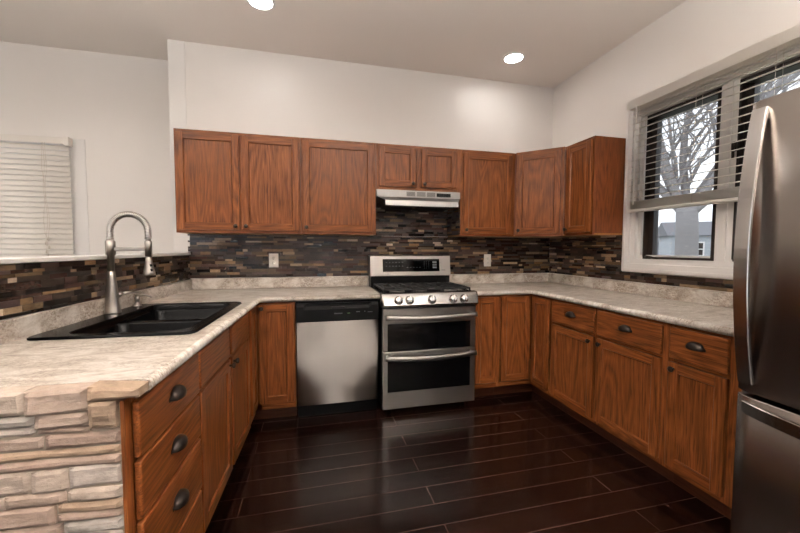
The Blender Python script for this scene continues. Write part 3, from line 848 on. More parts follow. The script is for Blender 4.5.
# ------------------------------------------------------------------ sink
def sink():
    root = thing('sink', 'black double bowl drop-in sink set in the pale countertop', 'sink', (*T(0, 0), 0), TC)
    b = MB('sink')
    zt = CT + 0.011
    outer = rrect(SX0, SX1, SY0, SY1, 0.045, 6)
    outer_in = rrect(SX0 + 0.010, SX1 - 0.010, SY0 + 0.010, SY1 - 0.010, 0.038, 6)
    n = len(outer)
    b.grid([[(x, y, CT + 0.0008) for x, y in outer], [(x, y, CT + 0.006) for x, y in outer], [(x * 0.5 + X * 0.5, y * 0.5 + Y * 0.5, zt - 0.001) for (x, y), (X, Y) in zip(outer, outer_in)], [(x, y, zt) for x, y in outer_in]], 0, True, closed_u=True)
    bx0, bx1 = 0.100, SX1 - 0.045
    mid = (SY0 + SY1) / 2
    # one big opening, a low saddle divides it
    op = rrect(bx0, bx1, SY0 + 0.045, SY1 - 0.045, 0.06, 6)
    b.fill([outer_in, op], zt)
    op2 = rrect(bx0 + 0.006, bx1 - 0.006, SY0 + 0.051, SY1 - 0.051, 0.056, 6)
    zd = zt - 0.030
    b.grid([[(x, y, zt) for x, y in op], [(x, y, zt - 0.006) for x, y in op2], [(x, y, zd) for x, y in op2]], 0, True, closed_u=True)
    bowls = []
    for (ya, yb) in ((SY0 + 0.053, mid - 0.016), (mid + 0.016, SY1 - 0.053)):
        bowls.append((ya, yb, rrect(bx0 + 0.009, bx1 - 0.009, ya, yb, 0.05, 6)))
    b.fill([op2] + [q[2] for q in bowls], zd)
    for ya, yb, lp in bowls:
        l2 = rrect(bx0 + 0.014, bx1 - 0.014, ya + 0.006, yb - 0.006, 0.048, 6)
        l3 = rrect(bx0 + 0.024, bx1 - 0.024, ya + 0.016, yb - 0.016, 0.045, 6)
        l4 = rrect(bx0 + 0.055, bx1 - 0.055, ya + 0.045, yb - 0.045, 0.03, 6)
        zb = zt - 0.215
        b.grid([[(x, y, zd) for x, y in lp], [(x, y, zd - 0.008) for x, y in l2], [(x, y, zb + 0.03) for x, y in l3], [(x, y, zb) for x, y in l4]], 0, True, closed_u=True, cap1=True)
    b.build('basin', root, merge=1e-6)
    for ya, yb, lp in bowls:
        q = MB('nickel', 'black'); q.lathe([(0.002, 0.0), (0.042, 0.0), (0.044, 0.003), (0.030, 0.004), (0.028, 0.001), (0.002, 0.001)], 24, ((bx0 + bx1) / 2, (ya + yb) / 2, zt - 0.2145))
        q.build('drain', root, label='round metal drain')
    return root
sink()
ZD = CT + 0.0115
# faucet: axis towards the bowls = local +x
root = thing('faucet', 'brushed nickel spring spout pull-down faucet behind the black sink', 'faucet', (*T(0.025, -1.165), ZD), TC)
b = MB('nickel')
b.lathe([(0.037, 0.0), (0.037, 0.005), (0.0355, 0.010), (0.0305, 0.06), (0.0250, 0.12), (0.0195, 0.180), (0.0168, 0.215), (0.0150, 0.217)], 32)
b.build('base_cone', root)
b = MB('nickel')
b.lathe([(0.0155, 0.215), (0.0155, 0.300), (0.022, 0.302), (0.022, 0.372), (0.018, 0.375), (0.014, 0.385)], 24)
b.build('riser', root)
RA = 0.088; ZC = 0.425
b = MB('chrome')
cen = [(0, 0, 0.380)] + [(0, 0, 0.380 + 0.045 * i / 3) for i in range(1, 3)] + [(RA - RA * math.cos(PI * i / 24), 0, ZC + RA * math.sin(PI * i / 24)) for i in range(25)] + [(2 * RA, 0, ZC - 0.02), (2 * RA, 0, ZC - 0.04)]
b.tube(cen, 0.0115, 12)
# coil
L = [0]
for i in range(1, len(cen)): L.append(L[-1] + (Vector(cen[i]) - Vector(cen[i - 1])).length)
turns = 46; pts = []
for i in range(turns * 10 + 1):
    s = L[-1] * i / (turns * 10)
    k = max(j for j in range(len(L)) if L[j] <= s + 1e-9); k = min(k, len(cen) - 2)
    f = (s - L[k]) / (L[k + 1] - L[k]); p = Vector(cen[k]).lerp(Vector(cen[k + 1]), f); d = (Vector(cen[k + 1]) - Vector(cen[k])).normalized()
    n1 = Vector((0, 1, 0)); n2 = d.cross(n1); a = 2 * PI * i / 10
    pts.append(p + (n1 * math.cos(a) + n2 * math.sin(a)) * 0.0145)
b.tube(pts, 0.0026, 5)
b.build('spring_spout', root, merge=1e-7, label='coiled spring arch')
b = MB('nickel'); b.box(0.018, 2 * RA - 0.012, -0.008, 0.008, 0.322, 0.342, bev=0.003)
b.lathe([(0.0165, 0.295), (0.0165, 0.372), (0.014, 0.376)], 20, (2 * RA, 0, 0))
b.lathe([(0.0115, 0.372), (0.0115, 0.392)], 16, (2 * RA, 0, 0))
b.build('docking_arm', root)
b = MB('nickel', 'black')
b.lathe([(0.013, 0.293), (0.0145, 0.275), (0.0195, 0.245), (0.027, 0.210), (0.0285, 0.198), (0.025, 0.194)], 24, (2 * RA, 0, 0))
b.lathe([(0.012, 0.288), (0.0122, 0.294)], 16, (2 * RA, 0, 0), mi=1)
b.build('spray_head', root, label='tapered spray head')
b = MB('black')
for zz, rx in ((0.247, 0.0195), (0.222, 0.0245)):
    d = Vector((0.75, -0.66, 0)).normalized()
    b.lathe([(0.0075, 0.0), (0.0070, 0.004), (0.001, 0.0045)], 14, (2 * RA + d.x * (rx - 0.002), d.y * (rx - 0.002), zz), axis='y')
    b.build('spray_button', root, label='dark button on the spray head')
    b = MB('black')
b = MB('nickel')
b.tube([(0.015, 0.022, 0.085), (0.022, 0.045, 0.098)], 0.012, 14)
b.tube([(0.021, 0.042, 0.096), (0.040, 0.075, 0.098), (0.075, 0.105, 0.092)], [0.008, 0.006, 0.0045], 10)
b.build('lever_handle', root)
# soap dispenser
root = thing('soap_dispenser', 'small brushed nickel soap dispenser pump behind the sink', 'soap dispenser', (*T(0.036, -0.945), ZD), TC)
b = MB('nickel'); b.lathe([(0.023, 0), (0.023, 0.004), (0.016, 0.012), (0.012, 0.028), (0.0145, 0.034), (0.0145, 0.052), (0.010, 0.056)], 20); b.build('pump_body', root)
b = MB('nickel'); b.tube([(-0.008, 0, 0.060), (0.012, 0, 0.062), (0.045, 0, 0.064), (0.068, 0, 0.056), (0.076, 0, 0.046)], [0.008, 0.009, 0.006, 0.005, 0.0045], 10); b.build('spout', root)

# ------------------------------------------------------------------ dishwasher
root = thing('dishwasher', 'stainless steel dishwasher with black control strip', 'dishwasher', (0.903, 0, 0))
b = MB('black'); b.box(0, 0.612, -0.600, -0.05, 0.09, TOPZ - 0.002); b.build('tub', root)
b = MB('black', 'steel_v')
b.box(0.004, 0.608, -0.636, -0.602, 0.108, 0.735)
# slightly bowed steel skin
rows = []
for j in range(2):
    z = (0.112, 0.733)[j]
    rows.append([(0.005 + 0.602 * i / 24, -0.637 - 0.007 * min(1.0, math.sin(PI * i / 24) * 2.2) ** 0.5, z) for i in range(25)])
b.grid(rows, 1, True); b.grid([rows[1], [(p[0], -0.63, p[2]) for p in rows[1]]], 1, False); b.grid([rows[0], [(p[0], -0.63, p[2]) for p in rows[0]]], 1, False)
b.build('door', root, label='stainless steel door panel')
b = MB('black')
rows = []
for j in range(7):
    v = j / 6; z = 0.737 + 0.133 * v
    row = []
    for i in range(25):
        u = i / 24
        arc = 0.120 - 0.030 * math.sin(PI * u)        # recess lower edge sags in the middle
        dpt = -0.646 if (z - 0.737) < arc else -0.630
        row.append((0.004 + 0.604 * u, dpt, z))
    rows.append(row)
b.grid(rows, 0, False)
b.grid([rows[0], [(p[0], -0.602, p[2]) for p in rows[0]]], 0, False); b.grid([rows[-1], [(p[0], -0.602, p[2]) for p in rows[-1]]], 0, False)
for i in (0, -1): b.grid([[r_[i] for r_ in rows], [(r_[i][0], -0.602, r_[i][2]) for r_ in rows]], 0, False)
o = b.build('control_panel', root, merge=1e-6)
for x0, x1, z, h, m_ in ((0.275, 0.335, 0.788, 0.008, 'display'), (0.372, 0.392, 0.788, 0.007, 'green_led'), (0.437, 0.466, 0.797, 0.006, 'display'), (0.500, 0.506, 0.797, 0.008, 'display'), (0.525, 0.562, 0.793, 0.005, 'display')):
    b = MB(m_); b.box(x0, x1, -0.6468, -0.6462, z, z + h); b.build('panel_print', o)
b = MB('iron'); b.box(0.255, 0.355, -0.6475, -0.640, 0.828, 0.842, bev=0.002); b.build('latch_handle', root)
b = MB('black'); b.box(0.006, 0.606, -0.575, -0.56, 0.001, 0.106); b.build('kick_plate', root)

# ------------------------------------------------------------------ stove
SX = 1.5285; SW = 0.7605
root = thing('stove', 'stainless steel double oven gas stove standing between the counters', 'stove', (SX, 0, 0))
b = MB('black', 'steel_h')
b.box(0.002, SW - 0.002, -0.664, -0.03, 0.06, 0.912)
for x in (0.05, SW - 0.09):
    for y in (-0.10, -0.62): b.box(x, x + 0.04, y, y + 0.04, 0.0, 0.06)
b.build('body', root)
YO = -0.712
def oven_door(name, z0, z1, wz0, wz1, hz):
    b = MB('steel_h', 'black_gloss')
    b.box(0.002, SW - 0.002, YO, -0.667, z0, z1, 0, 0.004)
    d = b.build('oven_door', root)
    q = MB('black_gloss'); q.box(0.040, SW - 0.046, YO - 0.0022, YO + 0.004, wz0, wz1, 0, 0.0015); q.build('oven_window', d, label='black glass oven window')
    q = MB('steel_h')
    pts = [(0.016 + (SW - 0.032) * i / 20, YO - 0.052 - 0.012 * math.sin(PI * i / 20), hz + 0.006 - 0.014 * math.sin(PI * i / 20)) for i in range(21)]
    q.tube(pts, 0.0205, 14, flat=(0.7, 1.0))
    for x in (0.040, SW - 0.040): q.tube([(x, YO + 0.004, hz + 0.004), (x, YO - 0.052, hz + 0.004)], 0.013, 12)
    q.build('handle', d)
oven_door('oven_door', 0.495, 0.820, 0.497, 0.705, 0.757)
oven_door('oven_door', 0.048, 0.490, 0.180, 0.448, 0.452)
# control panel: bull-nose section swept across the front
b = MB('panel_steel')
prof = [(-0.668, 0.834), (-0.738, 0.834), (-0.752, 0.842), (-0.756, 0.853), (-0.728, 0.924), (-0.718, 0.936), (-0.700, 0.939), (-0.668, 0.939)]
rows = []
for x, sh in ((-0.012, 0.60), (-0.008, 0.85), (0.0, 0.97), (0.012, 1.0), (SW - 0.012, 1.0), (SW, 0.97), (SW + 0.008, 0.85), (SW + 0.012, 0.60)):
    rows.append([(x, -0.668 + (y + 0.668) * sh, 0.886 + (z - 0.886) * (0.88 + 0.12 * sh)) for y, z in prof])
b.grid(rows, 0, True, closed_u=True, cap0=True, cap1=True)
cp = b.build('control_panel', root, merge=1e-7)
m = cp.modifiers.new('edge', 'EDGE_SPLIT'); m.split_angle = R(40)
tilt = math.atan2(0.028, 0.071)
for i, x in enumerate((0.118, 0.203, 0.380, 0.553, 0.645)):
    b = MB('chrome', 'black')
    b.lathe([(0.0335, 0.0), (0.0335, 0.003), (0.029, 0.006), (0.027, 0.022), (0.0235, 0.026), (0.001, 0.027)], 24, axis='y')
    b.box(-0.005, 0.005, -0.040, -0.024, -0.024, 0.024, 0, 0.003)
    o = b.build('burner_knob', root, (x, -0.7435, 0.888))
    o.rotation_euler = (-tilt, 0, 0)
# cooktop
b = MB('enamel', 'chrome')
b.box(0.001, SW - 0.001, -0.666, -0.165, 0.9125, 0.928, 0, 0.003)
b.box(-0.006, 0.008, -0.666, -0.120, 0.9275, 0.934, 1, 0.002); b.box(SW - 0.008, SW + 0.002, -0.666, -0.120, 0.9275, 0.934, 1, 0.002)
ck = b.build('cooktop', root)
for x, y, r0 in ((0.155, -0.53, 0.05), (0.155, -0.29, 0.038), (0.380, -0.41, 0.055), (0.605, -0.53, 0.05), (0.605, -0.29, 0.038)):
    b = MB('iron', 'nickel'); b.lathe([(r0 + 0.012, 0.0), (r0 + 0.010, 0.008), (r0, 0.010)], 24, (x, y, 0.9285), mi=1)
    b.lathe([(r0, 0.010), (r0, 0.018), (r0 - 0.006, 0.021), (0.001, 0.0215)], 24, (x, y, 0.9285)); b.build('burner', ck)
for xa, xb in ((0.020, 0.258), (0.262, 0.498), (0.502, 0.740)):
    b = MB('iron'); z0, z1 = 0.950, 0.964; t = 0.011
    b.box(xa, xb, -0.650, -0.650 + t, z0, z1, 0, 0.002); b.box(xa, xb, -0.190 - t, -0.190, z0, z1, 0, 0.002)
    b.box(xa, xa + t, -0.650, -0.190, z0, z1, 0, 0.002); b.box(xb - t, xb, -0.650, -0.190, z0, z1, 0, 0.002)
    b.box(xa, xb, -0.425, -0.414, z0, z1, 0, 0.002)
    xm = (xa + xb) / 2
    b.box(xm - t / 2, xm + t / 2, -0.650, -0.190, z0, z1 + 0.002, 0, 0.002)
    for yy in (-0.535, -0.30):
        b.box(xa, xb, yy - t / 2, yy + t / 2, z0, z1 + 0.002, 0, 0.002)
        mt = Matrix.Translation((xm, yy, 0)) @ Matrix.Rotation(PI / 4, 4, 'Z')
        b.box(-0.10, 0.10, -t / 2, t / 2, z0, z1 + 0.002, 0, 0.002, mat=mt)
        mt = Matrix.Translation((xm, yy, 0)) @ Matrix.Rotation(-PI / 4, 4, 'Z')
        b.box(-0.10, 0.10, -t / 2, t / 2, z0, z1 + 0.002, 0, 0.002, mat=mt)
    for x in (xa, xb - t):
        for y in (-0.650, -0.201): b.box(x, x + t, y, y + t, 0.9285, z0 + 0.002)
    b.build('grate', ck, merge=1e-7)
# backguard
b = MB('black', 'steel_h')
b.box(0.004, SW - 0.004, -0.150, -0.035, 0.912, 1.03)
o = b.build('backguard', root)
b = MB('steel_h')
sec = [(-0.158, 1.022), (-0.166, 1.028), (-0.140, 1.205), (-0.130, 1.212), (-0.035, 1.212), (-0.035, 1.022)]
b.grid([[(x, y, z) for y, z in sec] for x in (0.0, SW)], 0, False, closed_u=True, cap0=True, cap1=True)
o2 = b.build('display_housing', root)
def on_slope(z): return -0.166 + (z - 1.028) / (1.205 - 1.028) * 0.026
b = MB('black_gloss', 'display')
x0, x1, z0, z1 = 0.112, 0.652, 1.064, 1.178
b.grid([[(x0, on_slope(z0) - 0.002, z0), (x1, on_slope(z0) - 0.002, z0)], [(x0, on_slope(z1) - 0.002, z1), (x1, on_slope(z1) - 0.002, z1)]], 0, False)
b.grid([[(x0, on_slope(z0) - 0.002, z0), (x0, on_slope(z1) - 0.002, z1), (x1, on_slope(z1) - 0.002, z1), (x1, on_slope(z0) - 0.002, z0)], [(x0, on_slope(z0) + 0.002, z0), (x0, on_slope(z1) + 0.002, z1), (x1, on_slope(z1) + 0.002, z1), (x1, on_slope(z0) + 0.002, z0)]], 0, False, closed_u=True)
def mark(x, z, w, h):
    q = on_slope(z) - 0.0026; q2 = on_slope(z + h) - 0.0026
    f = b.bm.faces.new([b.bm.verts.new(p) for p in ((x, q, z), (x + w, q, z), (x + w, q2, z + h), (x, q2, z + h))]); f.material_index = 1
rnd = random.Random(3)
for r0 in (1.146, 1.112):
    for i in range(6): mark(0.140 + i * 0.030, r0, 0.012, 0.005)
for i in range(5): mark(0.335 + i * 0.030, 1.100, 0.014, 0.004)
for i in range(4):
    for j in range(3): mark(0.500 + j * 0.022, 1.092 + i * 0.019, 0.006, 0.004)
for i in range(3): mark(0.585, 1.092 + i * 0.024, 0.040, 0.016)
b.build('display_panel', o2, merge=1e-7, label='black glass touch display')
b = MB('display'); b.box(0.672, 0.708, -0.1640, -0.1605, 1.072, 1.078); b.build('badge', o2)

# ------------------------------------------------------------------ range hood
root = thing('range_hood', 'silver under cabinet range hood above the stove', 'range hood', (1.5545, 0, 0))
HW = 0.7575
b = MB('hood', 'hood_dark')
b.box(0, HW, -0.318, -0.0085, 1.716, 1.7755, 0, 0.002)
top = [(0.004, -0.010, 1.7155), (HW - 0.004, -0.010, 1.7155), (HW - 0.004, -0.316, 1.7155), (0.004, -0.316, 1.7155)]
low = [(0.020, -0.010, 1.665), (HW - 0.020, -0.010, 1.665), (HW - 0.036, -0.366, 1.682), (0.066, -0.366, 1.682)]
lip = [(0.030, -0.010, 1.652), (HW - 0.030, -0.010, 1.652), (HW - 0.036, -0.370, 1.638), (0.066, -0.370, 1.638)]
tv = [b.bm.verts.new(p) for p in top]; lv = [b.bm.verts.new(p) for p in low]; bv = [b.bm.verts.new(p) for p in lip]
for k in range(4):
    for a, c in ((tv, lv), (lv, bv)):
        f = b.bm.faces.new([a[k], a[(k + 1) % 4], c[(k + 1) % 4], c[k]]); f.material_index = 0 if k == 2 else 1  # side faces coloured dark in place of the dark reflections on sloping metal
f = b.bm.faces.new(bv); f.material_index = 1
f = b.bm.faces.new(tv)
b.build('canopy', root, merge=1e-7)
b = MB('hood_dark')
for x in (0.262, 0.356, 0.446):
    for k in range(4): b.box(x, x + 0.076, -0.3205, -0.317, 1.728 + k * 0.0095, 1.733 + k * 0.0095)
b.build('vent_slots', root)
b = MB('black', 'chrome'); b.box(0.535, 0.665, -0.322, -0.317, 1.728, 1.760, 0, 0.001)
for x in (0.560, 0.600): b.box(x, x + 0.022, -0.325, -0.321, 1.736, 1.752, 0, 0.001)
b.lathe([(0.010, 0), (0.009, 0.008), (0.001, 0.0085)], 16, (0.650, -0.3215, 1.744), axis='y')
b.build('switch_panel', root, label='black switch panel')
b = MB('hood_dark')
b.box(0.08, 0.365, -0.345, -0.06, 1.6330, 1.6385); b.box(0.385, 0.69, -0.345, -0.06, 1.6330, 1.6385)
b.build('filter', root)

# ------------------------------------------------------------------ refrigerator (faces -x; local frame: x along width towards the viewer, -y out of the front)
root = thing('refrigerator', 'stainless steel refrigerator with bowed handle at the right edge', 'refrigerator', (W - 0.03, -2.381, 0), -PI / 2)
FW = 0.84
D0 = W - 0.03 - 2.500      # front plane depth
b = MB('black', 'steel_fridge')
b.box(0.004, FW - 0.004, -(D0 - 0.085), 0, 0.03, 1.755)
for x in (0.06, FW - 0.10):
    for y in (-0.08, -(D0 - 0.15)): b.box(x, x + 0.04, y - 0.04, y, 0, 0.03)
b.build('cabinet_body', root)
def bowed(name, z0, z1, label=None):
    b = MB('steel_fridge')
    pr = []
    for i in range(33):
        u = i / 32
        e = min(u, 1 - u)
        y = -(D0 + 0.016 * math.sin(PI * u)) + (0.012 * (1 - min(1, e / 0.02)) ** 2)
        pr.append((FW * u, y))
    pr = [(0, -(D0 - 0.08))] + pr + [(FW, -(D0 - 0.08))]
    zs = [z0, z0 + 0.004, z1 - 0.004, z1]
    rows = []
    for z, s in zip(zs, (0.004, 0, 0, 0.004)):
        rows.append([(x, y + (s if 0 < k < len(pr) - 1 else 0), z) for k, (x, y) in enumerate(pr)])
    b.grid(rows, 0, True, closed_u=True, cap0=True, cap1=True)
    o = b.build(name, root, label=label)
    m = o.modifiers.new('edge', 'EDGE_SPLIT'); m.split_angle = R(50)
    return o
d1 = bowed('door', 0.778, 1.784)
d2 = bowed('freezer_drawer', 0.075, 0.764)
# bowed flat band handle of the door
def band(parent, path, wdir, w, t, name, mat):
    b = MB(mat)
    rows = []
    pts = [Vector(p) for p in path]
    wd = Vector(wdir)
    for i, p in enumerate(pts):
        d = (pts[min(i + 1, len(pts) - 1)] - pts[max(i - 1, 0)]).normalized()
        nrm = d.cross(wd).normalized()
        rows.append([p + wd * (sx * w / 2) + nrm * (sy * t / 2) for sx, sy in ((-1, -0.6), (-0.9, -1), (0.9, -1), (1, -0.6), (1, 0.6), (0.9, 1), (-0.9, 1), (-1, 0.6))])
    b.grid(rows, 0, False, closed_u=True, cap0=True, cap1=True)
    o = b.build(name, parent)
    return o
pth = [(0.034, -(D0 + 0.006 + 0.050 * math.sin(PI * i / 28) ** 0.85), 1.752 - (1.752 - 0.812) * i / 28) for i in range(29)]
band(d1, pth, (1, 0, 0), 0.044, 0.014, 'handle', 'chrome')
pth = [(0.030 + (FW - 0.060) * i / 28, -(D0 + 0.006 + 0.062 * math.sin(PI * i / 28) ** 0.8), 0.726) for i in range(29)]
band(d2, pth, (0, 0, 1), 0.042, 0.014, 'handle', 'steel_fridge')
b = MB('black'); b.box(0.01, FW - 0.01, -(D0 - 0.09), -(D0 - 0.12), 0.031, 0.072); b.build('base_grille', root)

# ------------------------------------------------------------------ outlets
for xx, zz, lab in ((0.695, 1.1665, 'white outlet plate on the mosaic left of the dishwasher controls, under the left wall cabinets'), (2.753, 1.1565, 'white outlet plate on the mosaic to the right of the stove')):
    root = thing('wall_outlet', lab, 'outlet', (xx, -0.001, zz))
    b = MB('plate'); b.box(-0.036, 0.036, -0.0105, 0, -0.058, 0.058, 0, 0.003); b.build('cover_plate', root)
    for z in (-0.021, 0.021):
        b = MB('plate', 'slot'); b.lathe([(0.0165, 0.0), (0.0160, 0.002), (0.001, 0.0021)], 20, (0, -0.0106, z), axis='y')
        for x, h in ((-0.006, 0.009), (0.006, 0.007)): b.box(x - 0.001, x + 0.001, -0.0132, -0.0126, z - h / 2 + 0.003, z + h / 2 + 0.003, 1)
        b.lathe([(0.0025, 0.0), (0.001, 0.0006)], 10, (0, -0.0127, z - 0.008), axis='y', mi=1)
        b.build('socket', root)

# ------------------------------------------------------------------ blinds
def slat_strip(b, x0, x1, y, z, w, tilt, crown=0.003, th=0.0025, mi=0):
    """slat along x centred at (y, z)"""
    rows = []
    for x in (x0, x1):
        row = []
        for side in (1, -1):
            for i in range(7):
                u = -1 + 2 * i / 6
                if side < 0: u = -u
                a = u * w / 2; c = crown * (1 - u * u) + side * th / 2
                row.append((x, y + a * math.cos(tilt) - c * math.sin(tilt), z + a * math.sin(tilt) + c * math.cos(tilt)))
        rows.append(row)
    b.grid(rows, 0, True, closed_u=True, cap0=True, cap1=True)

# right blind: local x runs towards the viewer, -y is into the room
BL = 1.352
root = thing('window_blind', 'white slatted blind with open slats, half raised over the window by the refrigerator', 'blind', (W - 0.028, -1.022, 0), -PI / 2)
b = MB('slat'); b.box(0, BL, -0.066, 0, 2.336, 2.392, 0, 0.004); b.box(-0.004, BL + 0.004, -0.074, -0.067, 2.330, 2.398, 0, 0.003); b.build('headrail', root)
b = MB('slat')
z = 2.318
while z > 1.655:
    slat_strip(b, 0.012, BL - 0.012, -0.034, z, 0.048, R(14)); z -= 0.0465
for k in range(8): slat_strip(b, 0.012, BL - 0.012, -0.034, 1.585 + 0.0072 * k, 0.050, 0)
b.build('slats', root, merge=1e-7)
b = MB('slat'); b.box(0.012, BL - 0.012, -0.060, -0.008, 1.556, 1.578, 0, 0.004); b.build('bottom_rail', root)
for x in (0.10, 0.50, 0.90, 1.27):
    b = MB('cord')
    for y in (-0.0605, -0.0075): b.tube([(x, y, 1.572), (x, y, 2.34)], 0.0011, 6)
    b.build('ladder_cord', root)
b = MB('slat'); b.tube([(0.085, -0.080, 2.335), (0.085, -0.080, 1.610)], 0.0045, 8); b.tube([(0.085, -0.070, 2.335), (0.085, -0.080, 2.335)], 0.003, 6); b.build('tilt_wand', root)

# left blind: on the far wall, closed
XL0, XL1 = -2.02, -0.950
root = thing('window_blind', 'closed white slatted blind on the far wall beyond the half wall', 'blind', (XL0, FY - 0.020, 0))
LW = XL1 - XL0
b = MB('slat_thick'); b.box(0, LW, -0.055, 0, 2.135, 2.188, 0, 0.004); b.box(LW - 0.030, LW + 0.008, -0.060, 0.0, 2.125, 2.196, 0, 0.003); b.build('headrail', root)
b = MB('slat_thick'); z = 2.108
while z > 1.06:
    slat_strip(b, 0.006, LW - 0.004, -0.028, z, 0.050, R(66), crown=0.004); z -= 0.0435
b.build('slats', root, merge=1e-7)
b = MB('slat_thick'); b.box(0.006, LW - 0.010, -0.052, -0.004, 1.010, 1.034, 0, 0.004); b.build('bottom_rail', root)
b = MB('cord'); xc = LW - 0.165
rnd = random.Random(8)
for o_ in (0, 0.020, -0.012):
    pts = [(xc + o_ * 0.6 + 0.010 * math.sin(k * 0.55 + o_ * 300) * min(1, k / 6), -0.066 - 0.003 * (k % 2), 2.14 - 0.043 * k) for k in range(23)]
    b.tube(pts, 0.0018, 6)
for k in range(4): b.lathe([(0.002, 0.016), (0.007, 0.010), (0.009, -0.010), (0.002, -0.014)], 10, (xc + rnd.uniform(-0.012, 0.016), -0.066, 1.24 + 0.035 * k))
b.build('lift_cord', root, label='tangled beige lift cord')

# ------------------------------------------------------------------ recessed ceiling lights: two by the back wall, the rest added for fill
LG = 'round recessed ceiling lights'
for x, y, lab in ((0.700, -0.655, 'round recessed ceiling light above the left wall cabinets'), (2.752, -0.428, 'round recessed ceiling light near the back right corner'),
                  (0.300, -3.90, 'round recessed ceiling light over the sink side of the room'), (2.752, -2.65, 'round recessed ceiling light over the refrigerator'),
                  (-1.7, -1.2, 'round recessed ceiling light in the far room'), (-1.7, -4.2, 'round recessed ceiling light in the front of the far room'), (1.2, -4.9, 'round recessed ceiling light behind the kitchen')):
    root = thing('ceiling_light', lab, 'ceiling light', (x, y, CEIL), 0, LG)
    b = MB('white'); b.lathe([(0.076, -0.0005), (0.096, -0.0005), (0.095, -0.004), (0.080, -0.009), (0.076, -0.006)], 40, cap=False)
    b.build('trim_ring', root)
    b = MB('lamp_glow_near' if y > -1.0 else 'lamp_glow'); b.lathe([(0.0755, -0.0015), (0.074, -0.005), (0.002, -0.0065)], 40); b.build('diffuser', root)

# unseen uplighter floor lamps, added to bounce fill light off the ceiling
for x, y, lab in ((-0.95, -2.95, 'uplighter floor lamp beyond the half wall'), (1.75, -3.85, 'uplighter floor lamp behind the refrigerator side')):
    root = thing('floor_lamp', lab, 'floor lamp', (x, y, 0), 0, 'uplighter floor lamps')
    b = MB('bronze'); b.lathe([(0.14, 0.0), (0.14, 0.02), (0.02, 0.03)], 28); b.build('base', root)
    b = MB('bronze'); b.tube([(0, 0, 0.025), (0, 0, 1.74)], 0.012, 10); b.build('pole', root)
    b = MB('bronze'); b.lathe([(0.02, 1.74), (0.08, 1.765), (0.15, 1.83), (0.175, 1.88), (0.172, 1.88), (0.147, 1.835), (0.02, 1.80)], 32); b.build('shade', root)
    b = MB('soft_uplight_glow' if x < 0 else 'uplight_glow'); b.lathe([(0.12, 1.822), (0.118, 1.826), (0.001, 1.828)], 32); b.build('bulb_disc', root)

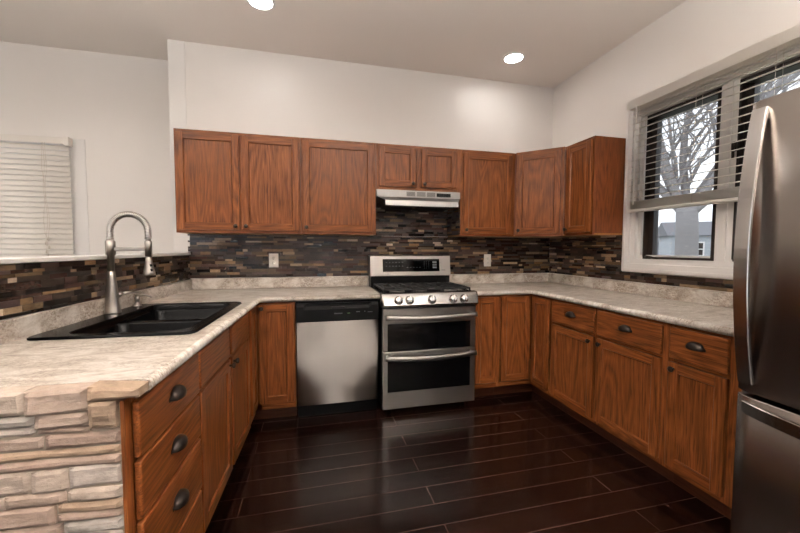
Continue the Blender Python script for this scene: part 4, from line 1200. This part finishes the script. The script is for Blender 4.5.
# ------------------------------------------------------------------ outdoors, beyond the right window
b = MB('grass'); b.box(W + 0.2, 45, -10, 40, -0.75, -0.65); struct(b.build('ground'))
def tree():
    rnd = random.Random(21)
    root = thing('bare_tree', 'large bare grey tree outside the window', 'tree', (12.0, 5.1, -0.66))
    tb = MB('bark')
    tb.tube([(0, 0, 0), (0.02, 0, 0.5), (0, 0, 1.4), (0.02, 0.03, 2.4), (0.0, 0.05, 3.2)], [0.42, 0.33, 0.29, 0.28, 0.27], 14)
    tb.build('trunk', root)
    bb = MB('bark')
    def branch(p, d, L, r, lev):
        pts = [p]; rs = [r]; n = 6
        for i in range(n):
            d = (d + Vector((rnd.uniform(-1, 1), rnd.uniform(-1, 1), rnd.uniform(-0.5, 0.8))) * 0.16).normalized()
            p = p + d * (L / n); pts.append(p); rs.append(r * (1 - 0.62 * (i + 1) / n))
        bb.tube(pts, rs, 8 if lev < 2 else 5 if lev < 3 else 4, cap=False)
        if lev >= 4: return
        k = (5, 5, 4, 2)[lev]
        for i in range(k):
            j = 1 + int((n - 0.01) * (i + rnd.random() * 0.7) / k)
            j = min(max(j, 1), n)
            a = rnd.uniform(0, 2 * PI); e = Vector((math.cos(a), math.sin(a), rnd.uniform(-0.15, 0.7)))
            nd = ((pts[j] - pts[j - 1]).normalized() * 0.75 + e * 0.75).normalized()
            branch(pts[j], nd, L * rnd.uniform(0.45, 0.65), max(rs[j] * 0.55, 0.006), lev + 1)
    base_p = Vector((0, 0.04, 2.9))
    for k, (a, tl) in enumerate(((100, 0.42), (285, 0.45), (10, 0.40), (180, 0.35), (130, 0.75), (310, 0.8), (60, 0.2))):
        d = Vector((math.cos(R(a)) * tl, math.sin(R(a)) * tl, 1)).normalized()
        branch(base_p, d, 5.2, 0.13, 0)
    bb.build('branches', root, merge=1e-8)
tree()
root = thing('house', 'pale sided neighbour house with grey roof seen through the window', 'house', (41.0, 23.5, -0.65), R(-40))
b = MB('siding'); b.prism([(-5, -3), (5, -3), (5, 3), (-5, 3)], 0, 3.3)
for k in range(22): b.box(-5.03, 5.03, -3.03, -3.0, 0.15 * k, 0.15 * k + 0.02)
b.build('walls', root)
b = MB('roof')
A = [(-5.4, -3.4, 3.2), (5.4, -3.4, 3.2), (5.4, 3.4, 3.2), (-5.4, 3.4, 3.2), (-5.4, 0, 4.7), (5.4, 0, 4.7)]
v = [b.bm.verts.new(p) for p in A]
for q in ((0, 1, 5, 4), (2, 3, 4, 5), (0, 4, 3), (1, 2, 5), (0, 3, 2, 1)): b.bm.faces.new([v[i] for i in q])
b.build('roof', root)
for x in (-3.0, 0.3, 3.0):
    b = MB('vinyl', 'darkframe'); b.box(x - 0.55, x + 0.55, -3.08, -3.0, 1.2, 2.6); b.box(x - 0.42, x + 0.42, -3.09, -3.075, 1.32, 2.48, 1); b.box(x - 0.42, x + 0.42, -3.1, -3.085, 1.86, 1.94)
    b.build('window', root)
root = thing('house', 'grey neighbour house with a long plain roof left of the bare tree', 'house', (44.0, 38.5, -0.65), R(-30))
b = MB('roof'); b.prism([(-4, -3), (4, -3), (4, 3), (-4, 3)], 0, 2.9); b.build('walls', root)
b = MB('roof')
v = [b.bm.verts.new(p) for p in ((-4.4, -3.4, 2.8), (4.4, -3.4, 2.8), (4.4, 3.4, 2.8), (-4.4, 3.4, 2.8), (-4.4, 0, 4.9), (4.4, 0, 4.9))]
for q in ((0, 1, 5, 4), (2, 3, 4, 5), (0, 4, 3), (1, 2, 5), (0, 3, 2, 1)): b.bm.faces.new([v[i] for i in q])
b.build('roof', root)
b = MB('vinyl', 'darkframe'); b.box(-0.5, 0.5, -3.06, -3.0, 1.2, 2.4); b.box(-0.4, 0.4, -3.07, -3.055, 1.3, 2.3, 1); b.build('window', root)
